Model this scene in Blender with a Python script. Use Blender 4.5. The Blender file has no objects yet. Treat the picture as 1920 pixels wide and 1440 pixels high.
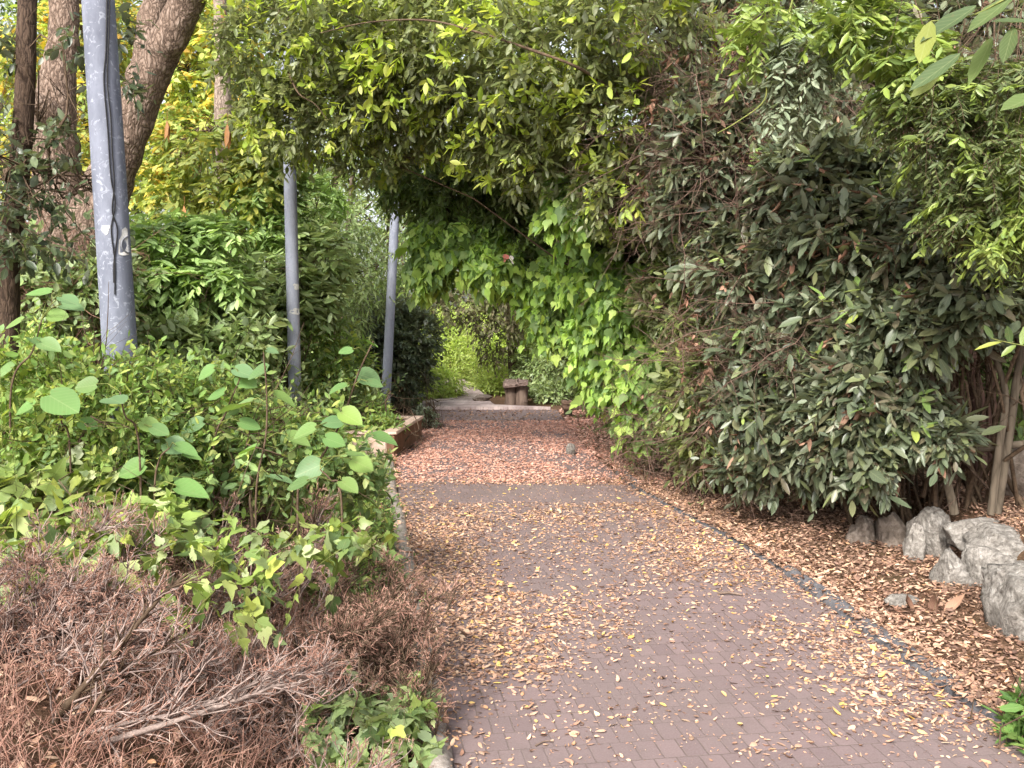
import bpy, math, random
import numpy as np
from math import radians as R

rng = np.random.default_rng(11)
random.seed(5)
C = bpy.context.scene.collection

# ------------------------------------------------------------------ camera model
EYE, F, TH = 1.6, 1800.0, math.atan(120 / 1800.0)
FW = np.array([0, math.cos(TH), -math.sin(TH)])
UP = np.array([0, math.sin(TH), math.cos(TH)])
RT = np.array([1.0, 0, 0])

def W(px, py, Y):
    """the world point that stands Y metres in front of the viewer"""
    r = RT * ((px - 960) / F) + UP * ((720 - py) / F) + FW
    r = r * (Y / r[1])
    return np.array([0, 0, EYE]) + r

def G(px, py, z=0.0):
    r = RT * ((px - 960) / F) + UP * ((720 - py) / F) + FW
    k = (z - EYE) / r[2]
    return np.array([0, 0, EYE]) + r * k

# ------------------------------------------------------------------ noise
_perm = rng.random(65536)
def vnoise(p, seed=0):
    p = np.asarray(p, float)
    i = np.floor(p).astype(np.int64); f = p - i
    f = f * f * (3 - 2 * f)
    def h(a, b, c):
        return _perm[((a * 73856093) ^ (b * 19349663) ^ (c * 83492791) ^ (seed * 2654435)) & 65535]
    x, y, z = i[..., 0], i[..., 1], i[..., 2]
    r = 0
    for dx in (0, 1):
        for dy in (0, 1):
            for dz in (0, 1):
                w = (f[..., 0] if dx else 1 - f[..., 0]) * (f[..., 1] if dy else 1 - f[..., 1]) * (f[..., 2] if dz else 1 - f[..., 2])
                r = r + w * h(x + dx, y + dy, z + dz)
    return r * 2 - 1

def fbm(p, oct=4, seed=0):
    p = np.asarray(p, float); a, s, t = 1.0, 0.0, 0.0
    for k in range(oct):
        s = s + a * vnoise(p * (2.03 ** k), seed + k); t += a; a *= 0.5
    return s / t

def nz(v):
    return v / np.maximum(np.linalg.norm(v, axis=-1, keepdims=True), 1e-9)

def rand_dirs(n):
    return nz(rng.normal(size=(n, 3)))

# ------------------------------------------------------------------ the setting's shape
LX = np.array([[-6, 1.2], [0, .28], [3.3, -.2], [4.1, -.33], [7.6, -.84], [8.7, -1.04], [10.7, -1.3], [11.1, -1.35], [13, -1.3], [15, -1.5], [17, -1.65]])
RX = np.array([[-6, 3.4], [0, 2.45], [3.3, 2.0], [4, 1.87], [6.13, 1.70], [7.02, 1.56], [9.14, 1.14], [11.5, .95], [14.4, .85], [17, .8]])
WX = np.array([[-6, 3.6], [0, 2.9], [3, 2.75], [4.9, 2.74], [5.6, 2.78], [6.4, 2.86], [7.5, 2.95], [9, 2.5], [11, 1.9], [14, 1.8], [17, 2.0], [40, 3.0]])
def xl(y): return np.interp(y, LX[:, 0], LX[:, 1])
def xr(y): return np.interp(y, RX[:, 0], RX[:, 1])
def xw(y): return np.interp(y, WX[:, 0], WX[:, 1])
def sm(t): t = np.clip(t, 0, 1); return t * t * (3 - 2 * t)

def H(x, y):
    x = np.asarray(x, float); y = np.asarray(y, float)
    far = sm((17.5 - y) / 1.5)
    lb = .45 * sm((xl(y) - .25 - x) / 1.5) * far + .28 * np.clip(-x - 5.5, 0, 14) * sm((-x - 5.5) / 2)
    rb = (.05 * sm((x - xr(y) - .1) / .6) + .3 * sm((x - xw(y)) / .3)) * far + .34 * np.clip(x - xw(y) - 1.3, 0, 10) * sm((x - xw(y) - 1.3) / 1.5)
    rb = rb + np.where(y > 17, .25 * np.clip(x - 1.5, 0, 6), 0) * sm((y - 17) / 3)
    n = .03 * vnoise(np.stack([x * 1.1, y * 1.1, 0 * x], -1)) + .012 * vnoise(np.stack([x * 5, y * 5, 0 * x], -1), 3)
    off = np.maximum(sm((xl(y) - .12 - x) / .5), sm((x - xr(y) - .12) / .5))
    return lb + rb + n * off - .02

# ------------------------------------------------------------------ mesh building
class MB:
    def __init__(s): s.v = []; s.f = []; s.n = 0; s.uv = []
    def add(s, v, f, mat=0, smooth=True):
        v = np.asarray(v, np.float32).reshape(-1, 3); f = np.asarray(f, np.int64)
        s.v.append(v); s.f.append((f + s.n, mat, smooth)); s.n += len(v); s.uv.append(np.full((len(v), 3), .3, np.float32))
    def build(s, name, mats, parent=None):
        me = bpy.data.meshes.new(name)
        if s.n:
            V = np.concatenate(s.v); me.vertices.add(len(V)); me.vertices.foreach_set('co', V.ravel())
            L = np.concatenate([f.ravel() for f, m, q in s.f])
            cnt = np.concatenate([np.full(len(f), f.shape[1]) for f, m, q in s.f])
            mi = np.concatenate([np.full(len(f), m) for f, m, q in s.f])
            sh = np.concatenate([np.full(len(f), q) for f, m, q in s.f])
            st = np.concatenate([[0], np.cumsum(cnt)[:-1]])
            me.loops.add(len(L)); me.loops.foreach_set('vertex_index', L.astype(np.int32))
            me.polygons.add(len(cnt)); me.polygons.foreach_set('loop_start', st.astype(np.int32))
            try: me.polygons.foreach_set('loop_total', cnt.astype(np.int32))
            except Exception: pass
            me.polygons.foreach_set('material_index', mi.astype(np.int32))
            me.polygons.foreach_set('use_smooth', sh.astype(bool))
            me.update(calc_edges=True); me.validate()
            if any(u[0, 0] != u[-1, 0] for u in s.uv) and len(me.vertices) == len(V):
                at = me.attributes.new('leaf_uv', 'FLOAT_VECTOR', 'POINT'); at.data.foreach_set('vector', np.concatenate(s.uv).ravel())
        for m in (mats if isinstance(mats, (list, tuple)) else [mats]): me.materials.append(m)
        o = bpy.data.objects.new(name, me); C.objects.link(o)
        if parent is not None:
            o.parent = parent
            o.matrix_parent_inverse.identity()
            l = np.array(parent.matrix_world_loc if hasattr(parent, 'matrix_world_loc') else root_loc(parent))
            if np.abs(l).sum() > 0:
                co = np.empty(len(me.vertices) * 3, np.float32); me.vertices.foreach_get('co', co)
                co = co.reshape(-1, 3) - l.astype(np.float32); me.vertices.foreach_set('co', co.ravel())
        return o

def root_loc(o):
    l = np.zeros(3)
    while o is not None:
        l = l + np.array(o.location); o = o.parent
    return l

def tag(o, label, cat, group=None, kind=None):
    if label: o['label'] = label
    if cat: o['category'] = cat
    if group: o['group'] = group
    if kind: o['kind'] = kind
    return o

def thing(name, loc, label, cat, group=None):
    o = bpy.data.objects.new(name, None); C.objects.link(o)
    o.empty_display_size = .1
    o.location = [float(a) for a in loc]
    return tag(o, label, cat, group)

def smooth_path(pts, n):
    """Catmull-Rom through pts, n samples"""
    P = np.asarray(pts, float)
    P = np.vstack([2 * P[0] - P[1], P, 2 * P[-1] - P[-2]])
    t = np.linspace(0, len(P) - 3 - 1e-6, n); i = np.floor(t).astype(int); u = (t - i)[:, None]
    a, b, c, d = P[i], P[i + 1], P[i + 2], P[i + 3]
    return .5 * (2 * b + (c - a) * u + (2 * a - 5 * b + 4 * c - d) * u ** 2 + (3 * b - a - 3 * c + d) * u ** 3)

def tube(mb, pts, rad, sides=10, n=24, mat=0, rough=0.0, freq=6.0, cap=True):
    P = smooth_path(pts, n)
    rad = np.interp(np.linspace(0, 1, n), np.linspace(0, 1, len(rad)), rad)
    T = nz(np.gradient(P, axis=0))
    ref = np.array([.13, .98, .11]) if abs(T[:, 2]).mean() > .5 else np.array([.05, .1, .99])
    A = nz(np.cross(T, ref)); B = np.cross(T, A)
    th = np.linspace(0, 2 * np.pi, sides, endpoint=False)
    ring = np.cos(th)[None, :, None] * A[:, None] + np.sin(th)[None, :, None] * B[:, None]
    V = P[:, None] + ring * rad[:, None, None]
    if rough: V = V + ring * (fbm(V * freq, 3)[..., None] * rough * (rad[:, None, None] / rad.max()) ** .5)
    idx = np.arange(n * sides).reshape(n, sides)
    nx = np.roll(idx, -1, 1)
    f = np.stack([idx[:-1], nx[:-1], nx[1:], idx[1:]], -1).reshape(-1, 4)
    mb.add(V.reshape(-1, 3), f, mat)
    if cap:
        for k in (0, n - 1):
            base = V[k]; c = base.mean(0)
            vv = np.vstack([base, c]); ff = [[j, (j + 1) % sides, sides] for j in range(sides)]
            if k == 0: ff = [q[::-1] for q in ff]
            mb.add(vv, ff, mat, False)

def tubes(mb, polys, r0, r1, sides=3, mat=0):
    """many thin tubes at once: polys (N,K,3)"""
    polys = np.asarray(polys, float)
    if len(polys) == 0: return
    N, K, _ = polys.shape
    r0 = np.broadcast_to(np.asarray(r0, float), (N,)); r1 = np.broadcast_to(np.asarray(r1, float), (N,))
    T = nz(np.gradient(polys, axis=1))
    ref = rand_dirs(N)[:, None]
    A = nz(np.cross(T, ref)); B = np.cross(T, A)
    th = np.linspace(0, 2 * np.pi, sides, endpoint=False)
    rad = r0[:, None] + (r1 - r0)[:, None] * np.linspace(0, 1, K)[None]
    V = polys[:, :, None] + (np.cos(th)[:, None] * A[:, :, None] + np.sin(th)[:, None] * B[:, :, None]) * rad[:, :, None, None]
    idx = np.arange(N * K * sides).reshape(N, K, sides); nx = np.roll(idx, -1, 2)
    f = np.stack([idx[:, :-1], nx[:, :-1], nx[:, 1:], idx[:, 1:]], -1).reshape(-1, 4)
    mb.add(V.reshape(-1, 3), f, mat)

def offshoots(polys, n_per, lmin, lmax, ang=(25, 60), K=4, wob=.12, grav=0.0, t0=.15, up=0.0):
    """n_per side branches from every polyline"""
    polys = np.asarray(polys, float)
    N, k, _ = polys.shape; M = N * n_per
    src = np.repeat(np.arange(N), n_per)
    t = t0 + (1 - t0) * rng.random(M); s = t * (k - 1); i = np.minimum(s.astype(int), k - 2); u = (s - i)[:, None]
    a, b = polys[src, i], polys[src, i + 1]
    base = a + (b - a) * u; tan = nz(b - a)
    p = nz(np.cross(tan, rand_dirs(M)))
    al = np.radians(rng.uniform(ang[0], ang[1], M))[:, None]
    d = nz(np.cos(al) * tan + np.sin(al) * p + np.array([0, 0, up]))
    L = (rng.uniform(lmin, lmax, M) * (1.1 - .6 * t))[:, None]
    out = [base]; cur = base; dd = d
    for j in range(K - 1):
        dd = nz(dd + rng.normal(size=(M, 3)) * wob + np.array([0, 0, -grav]))
        cur = cur + dd * L / (K - 1); out.append(cur)
    return np.stack(out, 1)

# ------------------------------------------------------------------ leaf shapes: (u along, v across, w out of plane)
def strip_leaf(us, ws, fold=.1, droop=.12, notch=0.0, shift=None):
    us = np.array(us); ws = np.array(ws, float)
    sh = np.zeros(len(us)) if shift is None else np.array(shift)
    n = len(us); w = -droop * us ** 2
    mid = np.stack([us, 0 * us, w - fold * np.minimum(ws, .5) * .9], 1)
    lf = np.stack([us + sh, -ws, w], 1); rt = np.stack([us + sh, ws, w], 1)
    if notch: lf[0, 0] -= notch; rt[0, 0] -= notch
    V = np.vstack([mid[:-1], lf[:-1], rt[:-1], [[us[-1], 0, w[-1]]]])
    m = n - 1; tip = 3 * m
    q = []; t = []
    for k in range(m - 1):
        q += [[k, k + 1, m + k + 1, m + k], [k, 2 * m + k, 2 * m + k + 1, k + 1]]
    t += [[m - 1, tip, 2 * m - 1], [m - 1, 3 * m - 1, tip]]
    return V, np.array(q), np.array(t)

LEAF = {
    'ellip': strip_leaf([0, .12, .45, .78, 1], [.03, .24, .42, .28, 0], .16, .14),
    'narrow': strip_leaf([0, .3, .7, 1], [.06, .42, .34, 0], .14, .2),
    'small': (np.array([[0, 0, 0], [.5, -.4, .06], [1, 0, -.1], [.5, .4, .06]]), np.array([[0, 3, 2, 1]]), None),
    'round': strip_leaf([0, .06, .18, .34, .52, .7, .86, 1], [.2, .38, .49, .53, .48, .37, .2, 0], .3, .34, .1, [0, -.03, -.02, 0, .01, .02, .02, 0]),
    'ivy': strip_leaf([0, .12, .3, .45, .75, 1], [.15, .46, .5, .3, .16, 0], .14, .22, .1, [0, -.05, .08, 0, 0, 0]),
    'curl': strip_leaf([0, .25, .6, 1], [.05, .4, .32, 0], .34, -.22),
    'curl2': strip_leaf([0, .2, .55, .8, 1], [.05, .42, .44, .2, 0], -.3, .2),
}

def put_leaves(mb, base, ax, up, L, Wd, kind, mat=0):
    V, q, t = LEAF[kind]
    ax = nz(ax); side = nz(np.cross(ax, up)); nn = np.cross(side, ax)
    L = np.broadcast_to(np.asarray(L, float), (len(base),)); Wd = np.broadcast_to(np.asarray(Wd, float), (len(base),))
    bend = rng.uniform(.3, 1.7, len(base))
    P = base[:, None] + ax[:, None] * (V[None, :, 0:1] * L[:, None, None]) + side[:, None] * (V[None, :, 1:2] * Wd[:, None, None]) \
        + nn[:, None] * (V[None, :, 2:3] * L[:, None, None] * bend[:, None, None])
    off = (np.arange(len(base)) * len(V))[:, None, None]
    P = P.reshape(-1, 3)
    n0 = mb.n
    mb.v.append(P.astype(np.float32)); mb.n += len(P)
    uv = np.zeros((len(V), 3), np.float32); uv[:, :2] = V[:, :2]; mb.uv.append(np.tile(uv, (len(base), 1)))
    mb.f.append(((q[None] + off).reshape(-1, q.shape[1]) + n0, mat, True))
    if t is not None and len(t): mb.f.append(((t[None] + off).reshape(-1, 3) + n0, mat, True))

def sprigs(mb, base, d, length, n, L, Wd, kind='ellip', mat=0, tmat=1, ang=(35, 75), droop=.15, ldroop=.2, mode='alt', t0=.15, rtw=.0022, twig=True, facing=None, jit=.5, tipmat=None):
    N = len(base)
    if N == 0: return
    d = nz(d); length = np.broadcast_to(np.asarray(length, float), (N,))
    t = np.linspace(t0, 1, n)[None] + rng.uniform(-.3, .3, (N, n)) * (1 - t0) / n
    pos = base[:, None] + d[:, None] * (t * length[:, None])[..., None]
    pos[..., 2] -= droop * length[:, None] * t ** 2
    tan = np.repeat(d[:, None], n, 1).copy(); tan[..., 2] -= 2 * droop * t; tan = nz(tan)
    zz = np.array([0, 0, 1.0]) + rng.normal(size=(N, 3)) * (.12 if mode == 'pinnate' else .5)
    p = nz(np.cross(d, zz)); q = np.cross(p, d)
    if mode == 'pinnate':
        phi = np.where(np.arange(n) % 2 == 0, 0, np.pi)[None] + rng.uniform(-.25, .25, (N, n))
    else:
        phi = (np.arange(n) * 2.4)[None] + rng.uniform(0, 6.28, (N, 1)) + rng.uniform(-.5, .5, (N, n))
    al = np.radians(rng.uniform(ang[0], ang[1], (N, n)))
    if mode == 'alt': al = al * (1.15 - .5 * t)
    perp = np.cos(phi)[..., None] * p[:, None] + np.sin(phi)[..., None] * q[:, None]
    ax = np.cos(al)[..., None] * tan + np.sin(al)[..., None] * perp
    ax[..., 2] -= ldroop * rng.uniform(.2, 1.6, (N, n))
    up = np.array([0, 0, 1.0]) + rng.normal(size=(N, n, 3)) * jit + .3 * d[:, None]
    if facing is not None: up = up + facing
    sc = rng.uniform(.45, 1.3, (N, n)) * (1.1 - .35 * np.abs(t - .45))
    flat = lambda a: a.reshape(-1, a.shape[-1])
    Ls = (np.broadcast_to(np.asarray(L, float), (N,))[:, None] * sc).ravel(); Ws = (np.broadcast_to(np.asarray(Wd, float), (N,))[:, None] * sc).ravel() * rng.uniform(.8, 1.15, N * n)
    put_leaves(mb, flat(pos), flat(ax), flat(up), Ls, Ws, kind, mat)
    if twig:
        tt = np.array([0, .5, 1.0])
        pl = base[:, None] + d[:, None] * (tt[None] * length[:, None])[..., None]
        pl[..., 2] -= droop * length[:, None] * tt ** 2
        tubes(mb, pl, rtw, rtw * .4, 3, tmat)

def blob_points(blobs, n, lo=.55, gap=.15, freq=1.6, seed=0, back=.35, lump=.25):
    """points near the lumpy skin of ellipsoids; blobs are (px, py, Y, rx px, ry px, depth m)"""
    cs = np.array([W(b[0], b[1], b[2]) for b in blobs])
    rs = np.array([[b[3] / F * b[2], b[5], b[4] / F * b[2]] for b in blobs])
    area = rs[:, 0] * rs[:, 2] + .4 * rs[:, 1] * (rs[:, 0] + rs[:, 2])
    k = rng.choice(len(blobs), size=int(n * 2.2), p=area / area.sum())
    d = rand_dirs(len(k))
    s = lo + (1 - lo) * rng.random(len(k)) ** .6
    s = s * (1 + lump * fbm(cs[k] * .7 + d * 1.7, 2, seed))
    p = cs[k] + d * rs[k] * s[:, None]
    out = nz(d / rs[k])
    ok = (fbm(p * freq, 2, seed + 9) > -1 + gap * 2 - .35) & ((out[:, 1] < .35) | (rng.random(len(k)) < back))
    ok &= p[:, 2] > H(p[:, 0], p[:, 1]) + .03
    p, out = p[ok][:n], out[ok][:n]
    return p, out

def grow(mb, blobs, n, nl, sl, L, Wd, kind='ellip', mat=0, tmat=1, upb=.2, rnd=.6, out_w=1.0, lo=.55, gap=.15, seed=0, back=.35, lump=.3, **kw):
    p, o = blob_points(blobs, n, lo, gap, 1.6, seed, back, lump)
    d = nz(o * out_w + rng.normal(size=o.shape) * rnd + np.array([0, 0, upb]))
    N = len(p)
    # leaf size follows the nearest listed size in metres
    sprigs(mb, p - d * sl * .5, d, sl * rng.uniform(.6, 1.3, N), nl, L, Wd, kind, mat, tmat, **kw)

def limbs_to(mb, root, blobs, n, r=.03, K=8, mat=0, wob=.12, sub=3, seed=0, root_spread=.15, rise=.35):
    p, o = blob_points(blobs, n, .2, 0, 1.6, seed, 1.0)
    N = len(p)
    if N == 0: return
    a = np.asarray(root)[None] + rng.normal(size=(N, 3)) * root_spread * np.array([1, 1, .2])
    t = np.linspace(0, 1, K)[None, :, None]
    mid = (a + p) / 2 + np.array([0, 0, rise]) + rng.normal(size=(N, 3)) * .25
    pl = (1 - t) ** 2 * a[:, None] + 2 * t * (1 - t) * mid[:, None] + t ** 2 * p[:, None]
    pl[:, 1:-1] += rng.normal(size=(N, K - 2, 3)) * wob * .3
    rr = r * rng.uniform(.5, 1.2, N)
    tubes(mb, pl, rr, rr * .25, 5, mat)
    if sub:
        s = offshoots(pl, sub, .3, .9, K=4, t0=.3)
        tubes(mb, s, r * .28, r * .08, 4, mat)
        s2 = offshoots(s, 3, .12, .4, K=4, t0=.2)
        tubes(mb, s2, r * .1, r * .04, 3, mat)

# ------------------------------------------------------------------ materials
def s2l(c):
    return tuple(((x / 255) / 12.92 if x / 255 <= .04045 else ((x / 255 + .055) / 1.055) ** 2.4) for x in c) + (1,)

class NT:
    def __init__(s, name):
        s.m = bpy.data.materials.new(name); s.m.use_nodes = True
        s.t = s.m.node_tree; s.t.nodes.clear(); s.out = s.n('ShaderNodeOutputMaterial')
    def n(s, typ, **kw):
        x = s.t.nodes.new(typ)
        for k, v in kw.items():
            if k.startswith('_'): setattr(x, k[1:], v)
            else: x.inputs[k.replace('__', ' ')].default_value = v
        return x
    def l(s, a, b): s.t.links.new(a, b)
    def ramp(s, src, stops, interp='LINEAR'):
        r = s.n('ShaderNodeValToRGB'); r.color_ramp.interpolation = interp
        e = r.color_ramp.elements
        while len(e) < len(stops): e.new(.5)
        for el, (p, c) in zip(e, stops): el.position = p; el.color = c if len(c) == 4 else tuple(c) + (1,)
        s.l(src, r.inputs[0]); return r.outputs[0]
    def noise(s, scale, detail=4, rough=.6, vec=None, dist=0.0):
        x = s.n('ShaderNodeTexNoise'); x.inputs['Scale'].default_value = scale; x.inputs['Detail'].default_value = detail; x.inputs['Roughness'].default_value = rough
        x.inputs['Distortion'].default_value = dist
        if vec is not None: s.l(vec, x.inputs['Vector'])
        return x.outputs['Fac']
    def pos(s): return s.n('ShaderNodeNewGeometry').outputs['Position']
    def mix(s, fac, a, b, mode='MIX'):
        x = s.n('ShaderNodeMix'); x.data_type = 'RGBA'; x.blend_type = mode
        for sock, v in ((x.inputs['Factor'], fac), (x.inputs['A'], a), (x.inputs['B'], b)): pass
        A = [i for i in x.inputs if i.name == 'A' and i.type == 'RGBA'][0]; B = [i for i in x.inputs if i.name == 'B' and i.type == 'RGBA'][0]
        for sock, v in ((x.inputs[0], fac), (A, a), (B, b)):
            if hasattr(v, 'is_linked') or isinstance(v, bpy.types.NodeSocket): s.l(v, sock)
            else: sock.default_value = v
        return [o for o in x.outputs if o.type == 'RGBA'][0]
    def bump(s, h, strength=.5, dist=.02):
        b = s.n('ShaderNodeBump'); b.inputs['Strength'].default_value = strength; b.inputs['Distance'].default_value = dist
        s.l(h, b.inputs['Height']); return b.outputs['Normal']
    def pbr(s, col, rough=.6, spec=.4, normal=None, metallic=0.0):
        p = s.n('ShaderNodeBsdfPrincipled')
        for k, v in (('Base Color', col), ('Roughness', rough), ('Specular IOR Level', spec), ('Metallic', metallic)):
            if isinstance(v, bpy.types.NodeSocket): s.l(v, p.inputs[k])
            else: p.inputs[k].default_value = v
        if normal is not None: s.l(normal, p.inputs['Normal'])
        return p.outputs[0]
    def done(s, sh): s.l(sh, s.out.inputs[0]); return s.m

def leaf_mat(name, stops, trans=.35, rough=.5, spec=.35, tint=(1.22, 1.18, .65), var=.3, pale=0.0, nscale=1.3, vein=.22, spots=.35):
    """stops: [(share, colour)] of leaf colours drawn leaf by leaf"""
    t = NT(name); g = t.n('ShaderNodeNewGeometry')
    col = t.ramp(g.outputs['Random Per Island'], stops)
    n = t.noise(nscale, 2, .6, g.outputs['Position'])
    hv = t.n('ShaderNodeHueSaturation'); t.l(col, hv.inputs['Color'])
    mr = t.n('ShaderNodeMapRange'); t.l(n, mr.inputs['Value']); mr.inputs['From Min'].default_value = .3; mr.inputs['From Max'].default_value = .7
    mr.inputs['To Min'].default_value = 1 - var; mr.inputs['To Max'].default_value = 1 + var; t.l(mr.outputs[0], hv.inputs['Value'])
    c = hv.outputs[0]
    if vein:
        at = t.n('ShaderNodeAttribute'); at.attribute_name = 'leaf_uv'; sp = t.n('ShaderNodeSeparateXYZ'); t.l(at.outputs['Vector'], sp.inputs[0])
        def mth(op, a, b=None, cl=False):
            k = t.n('ShaderNodeMath'); k.operation = op; k.use_clamp = cl
            for i, x in enumerate((a, b)):
                if x is None: continue
                if isinstance(x, bpy.types.NodeSocket): t.l(x, k.inputs[i])
                else: k.inputs[i].default_value = x
            return k.outputs[0]
        av = mth('ABSOLUTE', sp.outputs['Y']); rib = mth('SUBTRACT', 1.0, mth('MULTIPLY', av, 34.0), True)
        ph = mth('SINE', mth('SUBTRACT', mth('MULTIPLY', sp.outputs['X'], 46.0), mth('MULTIPLY', av, 40.0)))
        side_ = mth('MULTIPLY', mth('SUBTRACT', ph, .72, True), 1.6, True)
        fac = mth('MULTIPLY', mth('ADD', rib, side_, True), vein)
        c = t.mix(fac, c, (.42, .46, .24, 1))
    if spots:
        sn = t.noise(55, 3, .6, g.outputs['Position']); c = t.mix(t.ramp(sn, [(.62, (0, 0, 0)), (.74, (spots, spots, spots))]), c, s2l((120, 98, 62)))
    if pale:
        c2 = t.mix(pale, c, (.34, .37, .27, 1)); c = t.mix(g.outputs['Backfacing'], c, c2)
    tc = t.mix(1.0, c, tuple(tint) + (1,), 'MULTIPLY')
    tr = t.n('ShaderNodeBsdfTranslucent'); t.l(tc, tr.inputs[0])
    p = t.pbr(c, rough, spec)
    mx = t.n('ShaderNodeMixShader'); mx.inputs[0].default_value = trans; t.l(p, mx.inputs[1]); t.l(tr.outputs[0], mx.inputs[2])
    return t.done(mx.outputs[0])

def bark_mat(name, c0, c1, c2, scale=14, bump=.6, stretch=.35, rough=.9):
    t = NT(name); tc = t.n('ShaderNodeTexCoord').outputs['Object']
    mp = t.n('ShaderNodeMapping'); mp.inputs['Scale'].default_value = (1, 1, stretch); t.l(tc, mp.inputs[0])
    v = t.n('ShaderNodeTexVoronoi'); v.feature = 'DISTANCE_TO_EDGE'; v.inputs['Scale'].default_value = scale * 1.6
    d = t.n('ShaderNodeMixRGB'); d.inputs[0].default_value = .12
    nn = t.n('ShaderNodeTexNoise'); nn.inputs['Scale'].default_value = scale; nn.inputs['Detail'].default_value = 5; t.l(mp.outputs[0], nn.inputs[0])
    t.l(mp.outputs[0], d.inputs[1]); t.l(nn.outputs['Color'], d.inputs[2]); t.l(d.outputs[0], v.inputs['Vector'])
    cr = t.ramp(v.outputs['Distance'], [(0, s2l(c0)), (.12, s2l(c1)), (.6, s2l(c2))])
    big = t.noise(3.0, 4, .6, tc)
    cr = t.mix(t.ramp(big, [(.35, (0, 0, 0)), (.7, (.55, .55, .55))]), cr, s2l(c1))
    nor = t.bump(v.outputs['Distance'], bump, .03)
    return t.done(t.pbr(cr, rough, .15, nor))

def plain_bark(name, c0, c1, scale=30):
    t = NT(name); n = t.noise(scale, 4, .65, t.pos())
    return t.done(t.pbr(t.ramp(n, [(.3, s2l(c0)), (.7, s2l(c1))]), .9, .15, t.bump(n, .4, .005)))

M = {}
M['twig'] = plain_bark('twig_bark', (62, 48, 38), (104, 88, 72))
M['twig_grey'] = plain_bark('grey_twig_bark', (104, 88, 82), (170, 152, 144))
M['branch_grey'] = plain_bark('grey_branch_bark', (96, 82, 76), (156, 140, 132), 60)
M['twig_green'] = plain_bark('green_twig', (80, 92, 46), (128, 130, 74))
M['twig_red'] = plain_bark('dry_twig', (112, 78, 66), (172, 134, 118))
M['twig_brown'] = plain_bark('brown_dry_twig', (72, 56, 48), (122, 100, 88))
M['bark_big'] = bark_mat('rugged_bark', (52, 42, 36), (116, 98, 86), (164, 148, 136), 15, .9, .45)
M['bark_dark'] = bark_mat('dark_bark', (36, 28, 24), (74, 60, 50), (96, 80, 68), 16, .6, .3)
M['bark_pale'] = bark_mat('mottled_bark', (84, 72, 64), (140, 124, 112), (172, 158, 146), 14, .4, .5)
M['bark_smooth'] = bark_mat('smooth_bark', (70, 62, 52), (96, 86, 74), (116, 106, 92), 10, .15, .2)
M['bark_red'] = bark_mat('reddish_bark', (48, 34, 30), (92, 70, 62), (112, 88, 78), 12, .4, .15)

def lm(name, cols, **kw):
    n = len(cols)
    g_ = lambda c: tuple(min(250, (v * .86 + .14 * (c[0] * .3 + c[1] * .6 + c[2] * .1)) * 1.07) for v in c)
    st = [((i + .5) / n, s2l(g_(c))) for i, c in enumerate(cols)]
    M[name] = leaf_mat(name, st, **kw)

lm('leaf_arch', [(82, 94, 48), (100, 112, 56), (112, 124, 62), (90, 102, 56), (136, 144, 76), (120, 128, 90)], trans=.42, rough=.42, spec=.5, pale=.35)
lm('leaf_young', [(150, 172, 52), (168, 186, 62), (132, 160, 50), (176, 182, 84)], trans=.45)
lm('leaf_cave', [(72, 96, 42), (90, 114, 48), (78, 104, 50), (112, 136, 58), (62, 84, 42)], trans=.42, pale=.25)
lm('leaf_ivy', [(128, 164, 72), (146, 182, 76), (164, 196, 82), (112, 146, 74), (176, 200, 90), (134, 166, 100), (92, 126, 60), (78, 108, 52), (104, 130, 62)], trans=.5, rough=.5, tint=(1.25, 1.2, .6))
lm('leaf_laurel', [(68, 80, 58), (80, 92, 66), (94, 106, 82), (62, 74, 52), (116, 124, 100), (88, 96, 70), (112, 122, 76), (96, 88, 70)], trans=.22, rough=.4, spec=.45, pale=.35)
lm('leaf_laurel_fresh', [(110, 140, 68), (128, 156, 78), (150, 166, 72)], trans=.35, rough=.4, spec=.5, pale=.4)
lm('leaf_dead', [(112, 78, 62), (140, 98, 78), (96, 70, 58), (158, 120, 98)], trans=.15, tint=(1.2, 1, .8), rough=.75, spec=.15)
lm('leaf_climber', [(116, 138, 52), (134, 154, 58), (98, 122, 50), (148, 164, 78), (104, 128, 66)], trans=.35, rough=.4, spec=.5)
lm('leaf_fine', [(76, 92, 50), (92, 106, 56), (66, 82, 46), (108, 118, 66)], trans=.35)
lm('leaf_silver', [(126, 138, 112), (142, 152, 126), (110, 124, 98)], trans=.25)
lm('leaf_dark', [(52, 66, 42), (62, 78, 48), (44, 58, 38), (80, 94, 58)], trans=.25, rough=.38, spec=.5, pale=.3)
lm('leaf_yellow', [(226, 200, 84), (232, 210, 104), (196, 190, 96), (168, 180, 92), (150, 170, 88), (184, 186, 104), (214, 168, 78)], trans=.5, tint=(1.1, 1.08, .7), rough=.6)
lm('leaf_yellowgreen', [(138, 154, 72), (156, 164, 74), (118, 140, 68), (190, 180, 80), (104, 130, 66)], trans=.45)
lm('leaf_palm', [(138, 170, 98), (156, 186, 104), (122, 154, 90), (170, 198, 118)], trans=.4, rough=.5)
lm('leaf_under', [(124, 150, 86), (142, 166, 94), (110, 136, 82), (160, 176, 110), (136, 154, 112)], trans=.35, pale=.3)
lm('leaf_back', [(96, 124, 68), (114, 140, 74), (84, 110, 62), (130, 154, 80), (150, 166, 92)], trans=.4)
lm('leaf_sun_tint', [(168, 192, 96), (184, 206, 104), (150, 176, 90), (200, 214, 124)], trans=.5)  # brighter leaf greens, sunlight of the far clearing put into the colour
lm('leaf_backlight', [(140, 166, 80), (158, 182, 86), (122, 150, 74), (178, 194, 102)], trans=.45)
lm('leaf_nettle', [(108, 142, 62), (128, 160, 68), (92, 126, 58), (146, 168, 78), (168, 178, 82), (116, 148, 86)], trans=.4, rough=.55)
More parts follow.
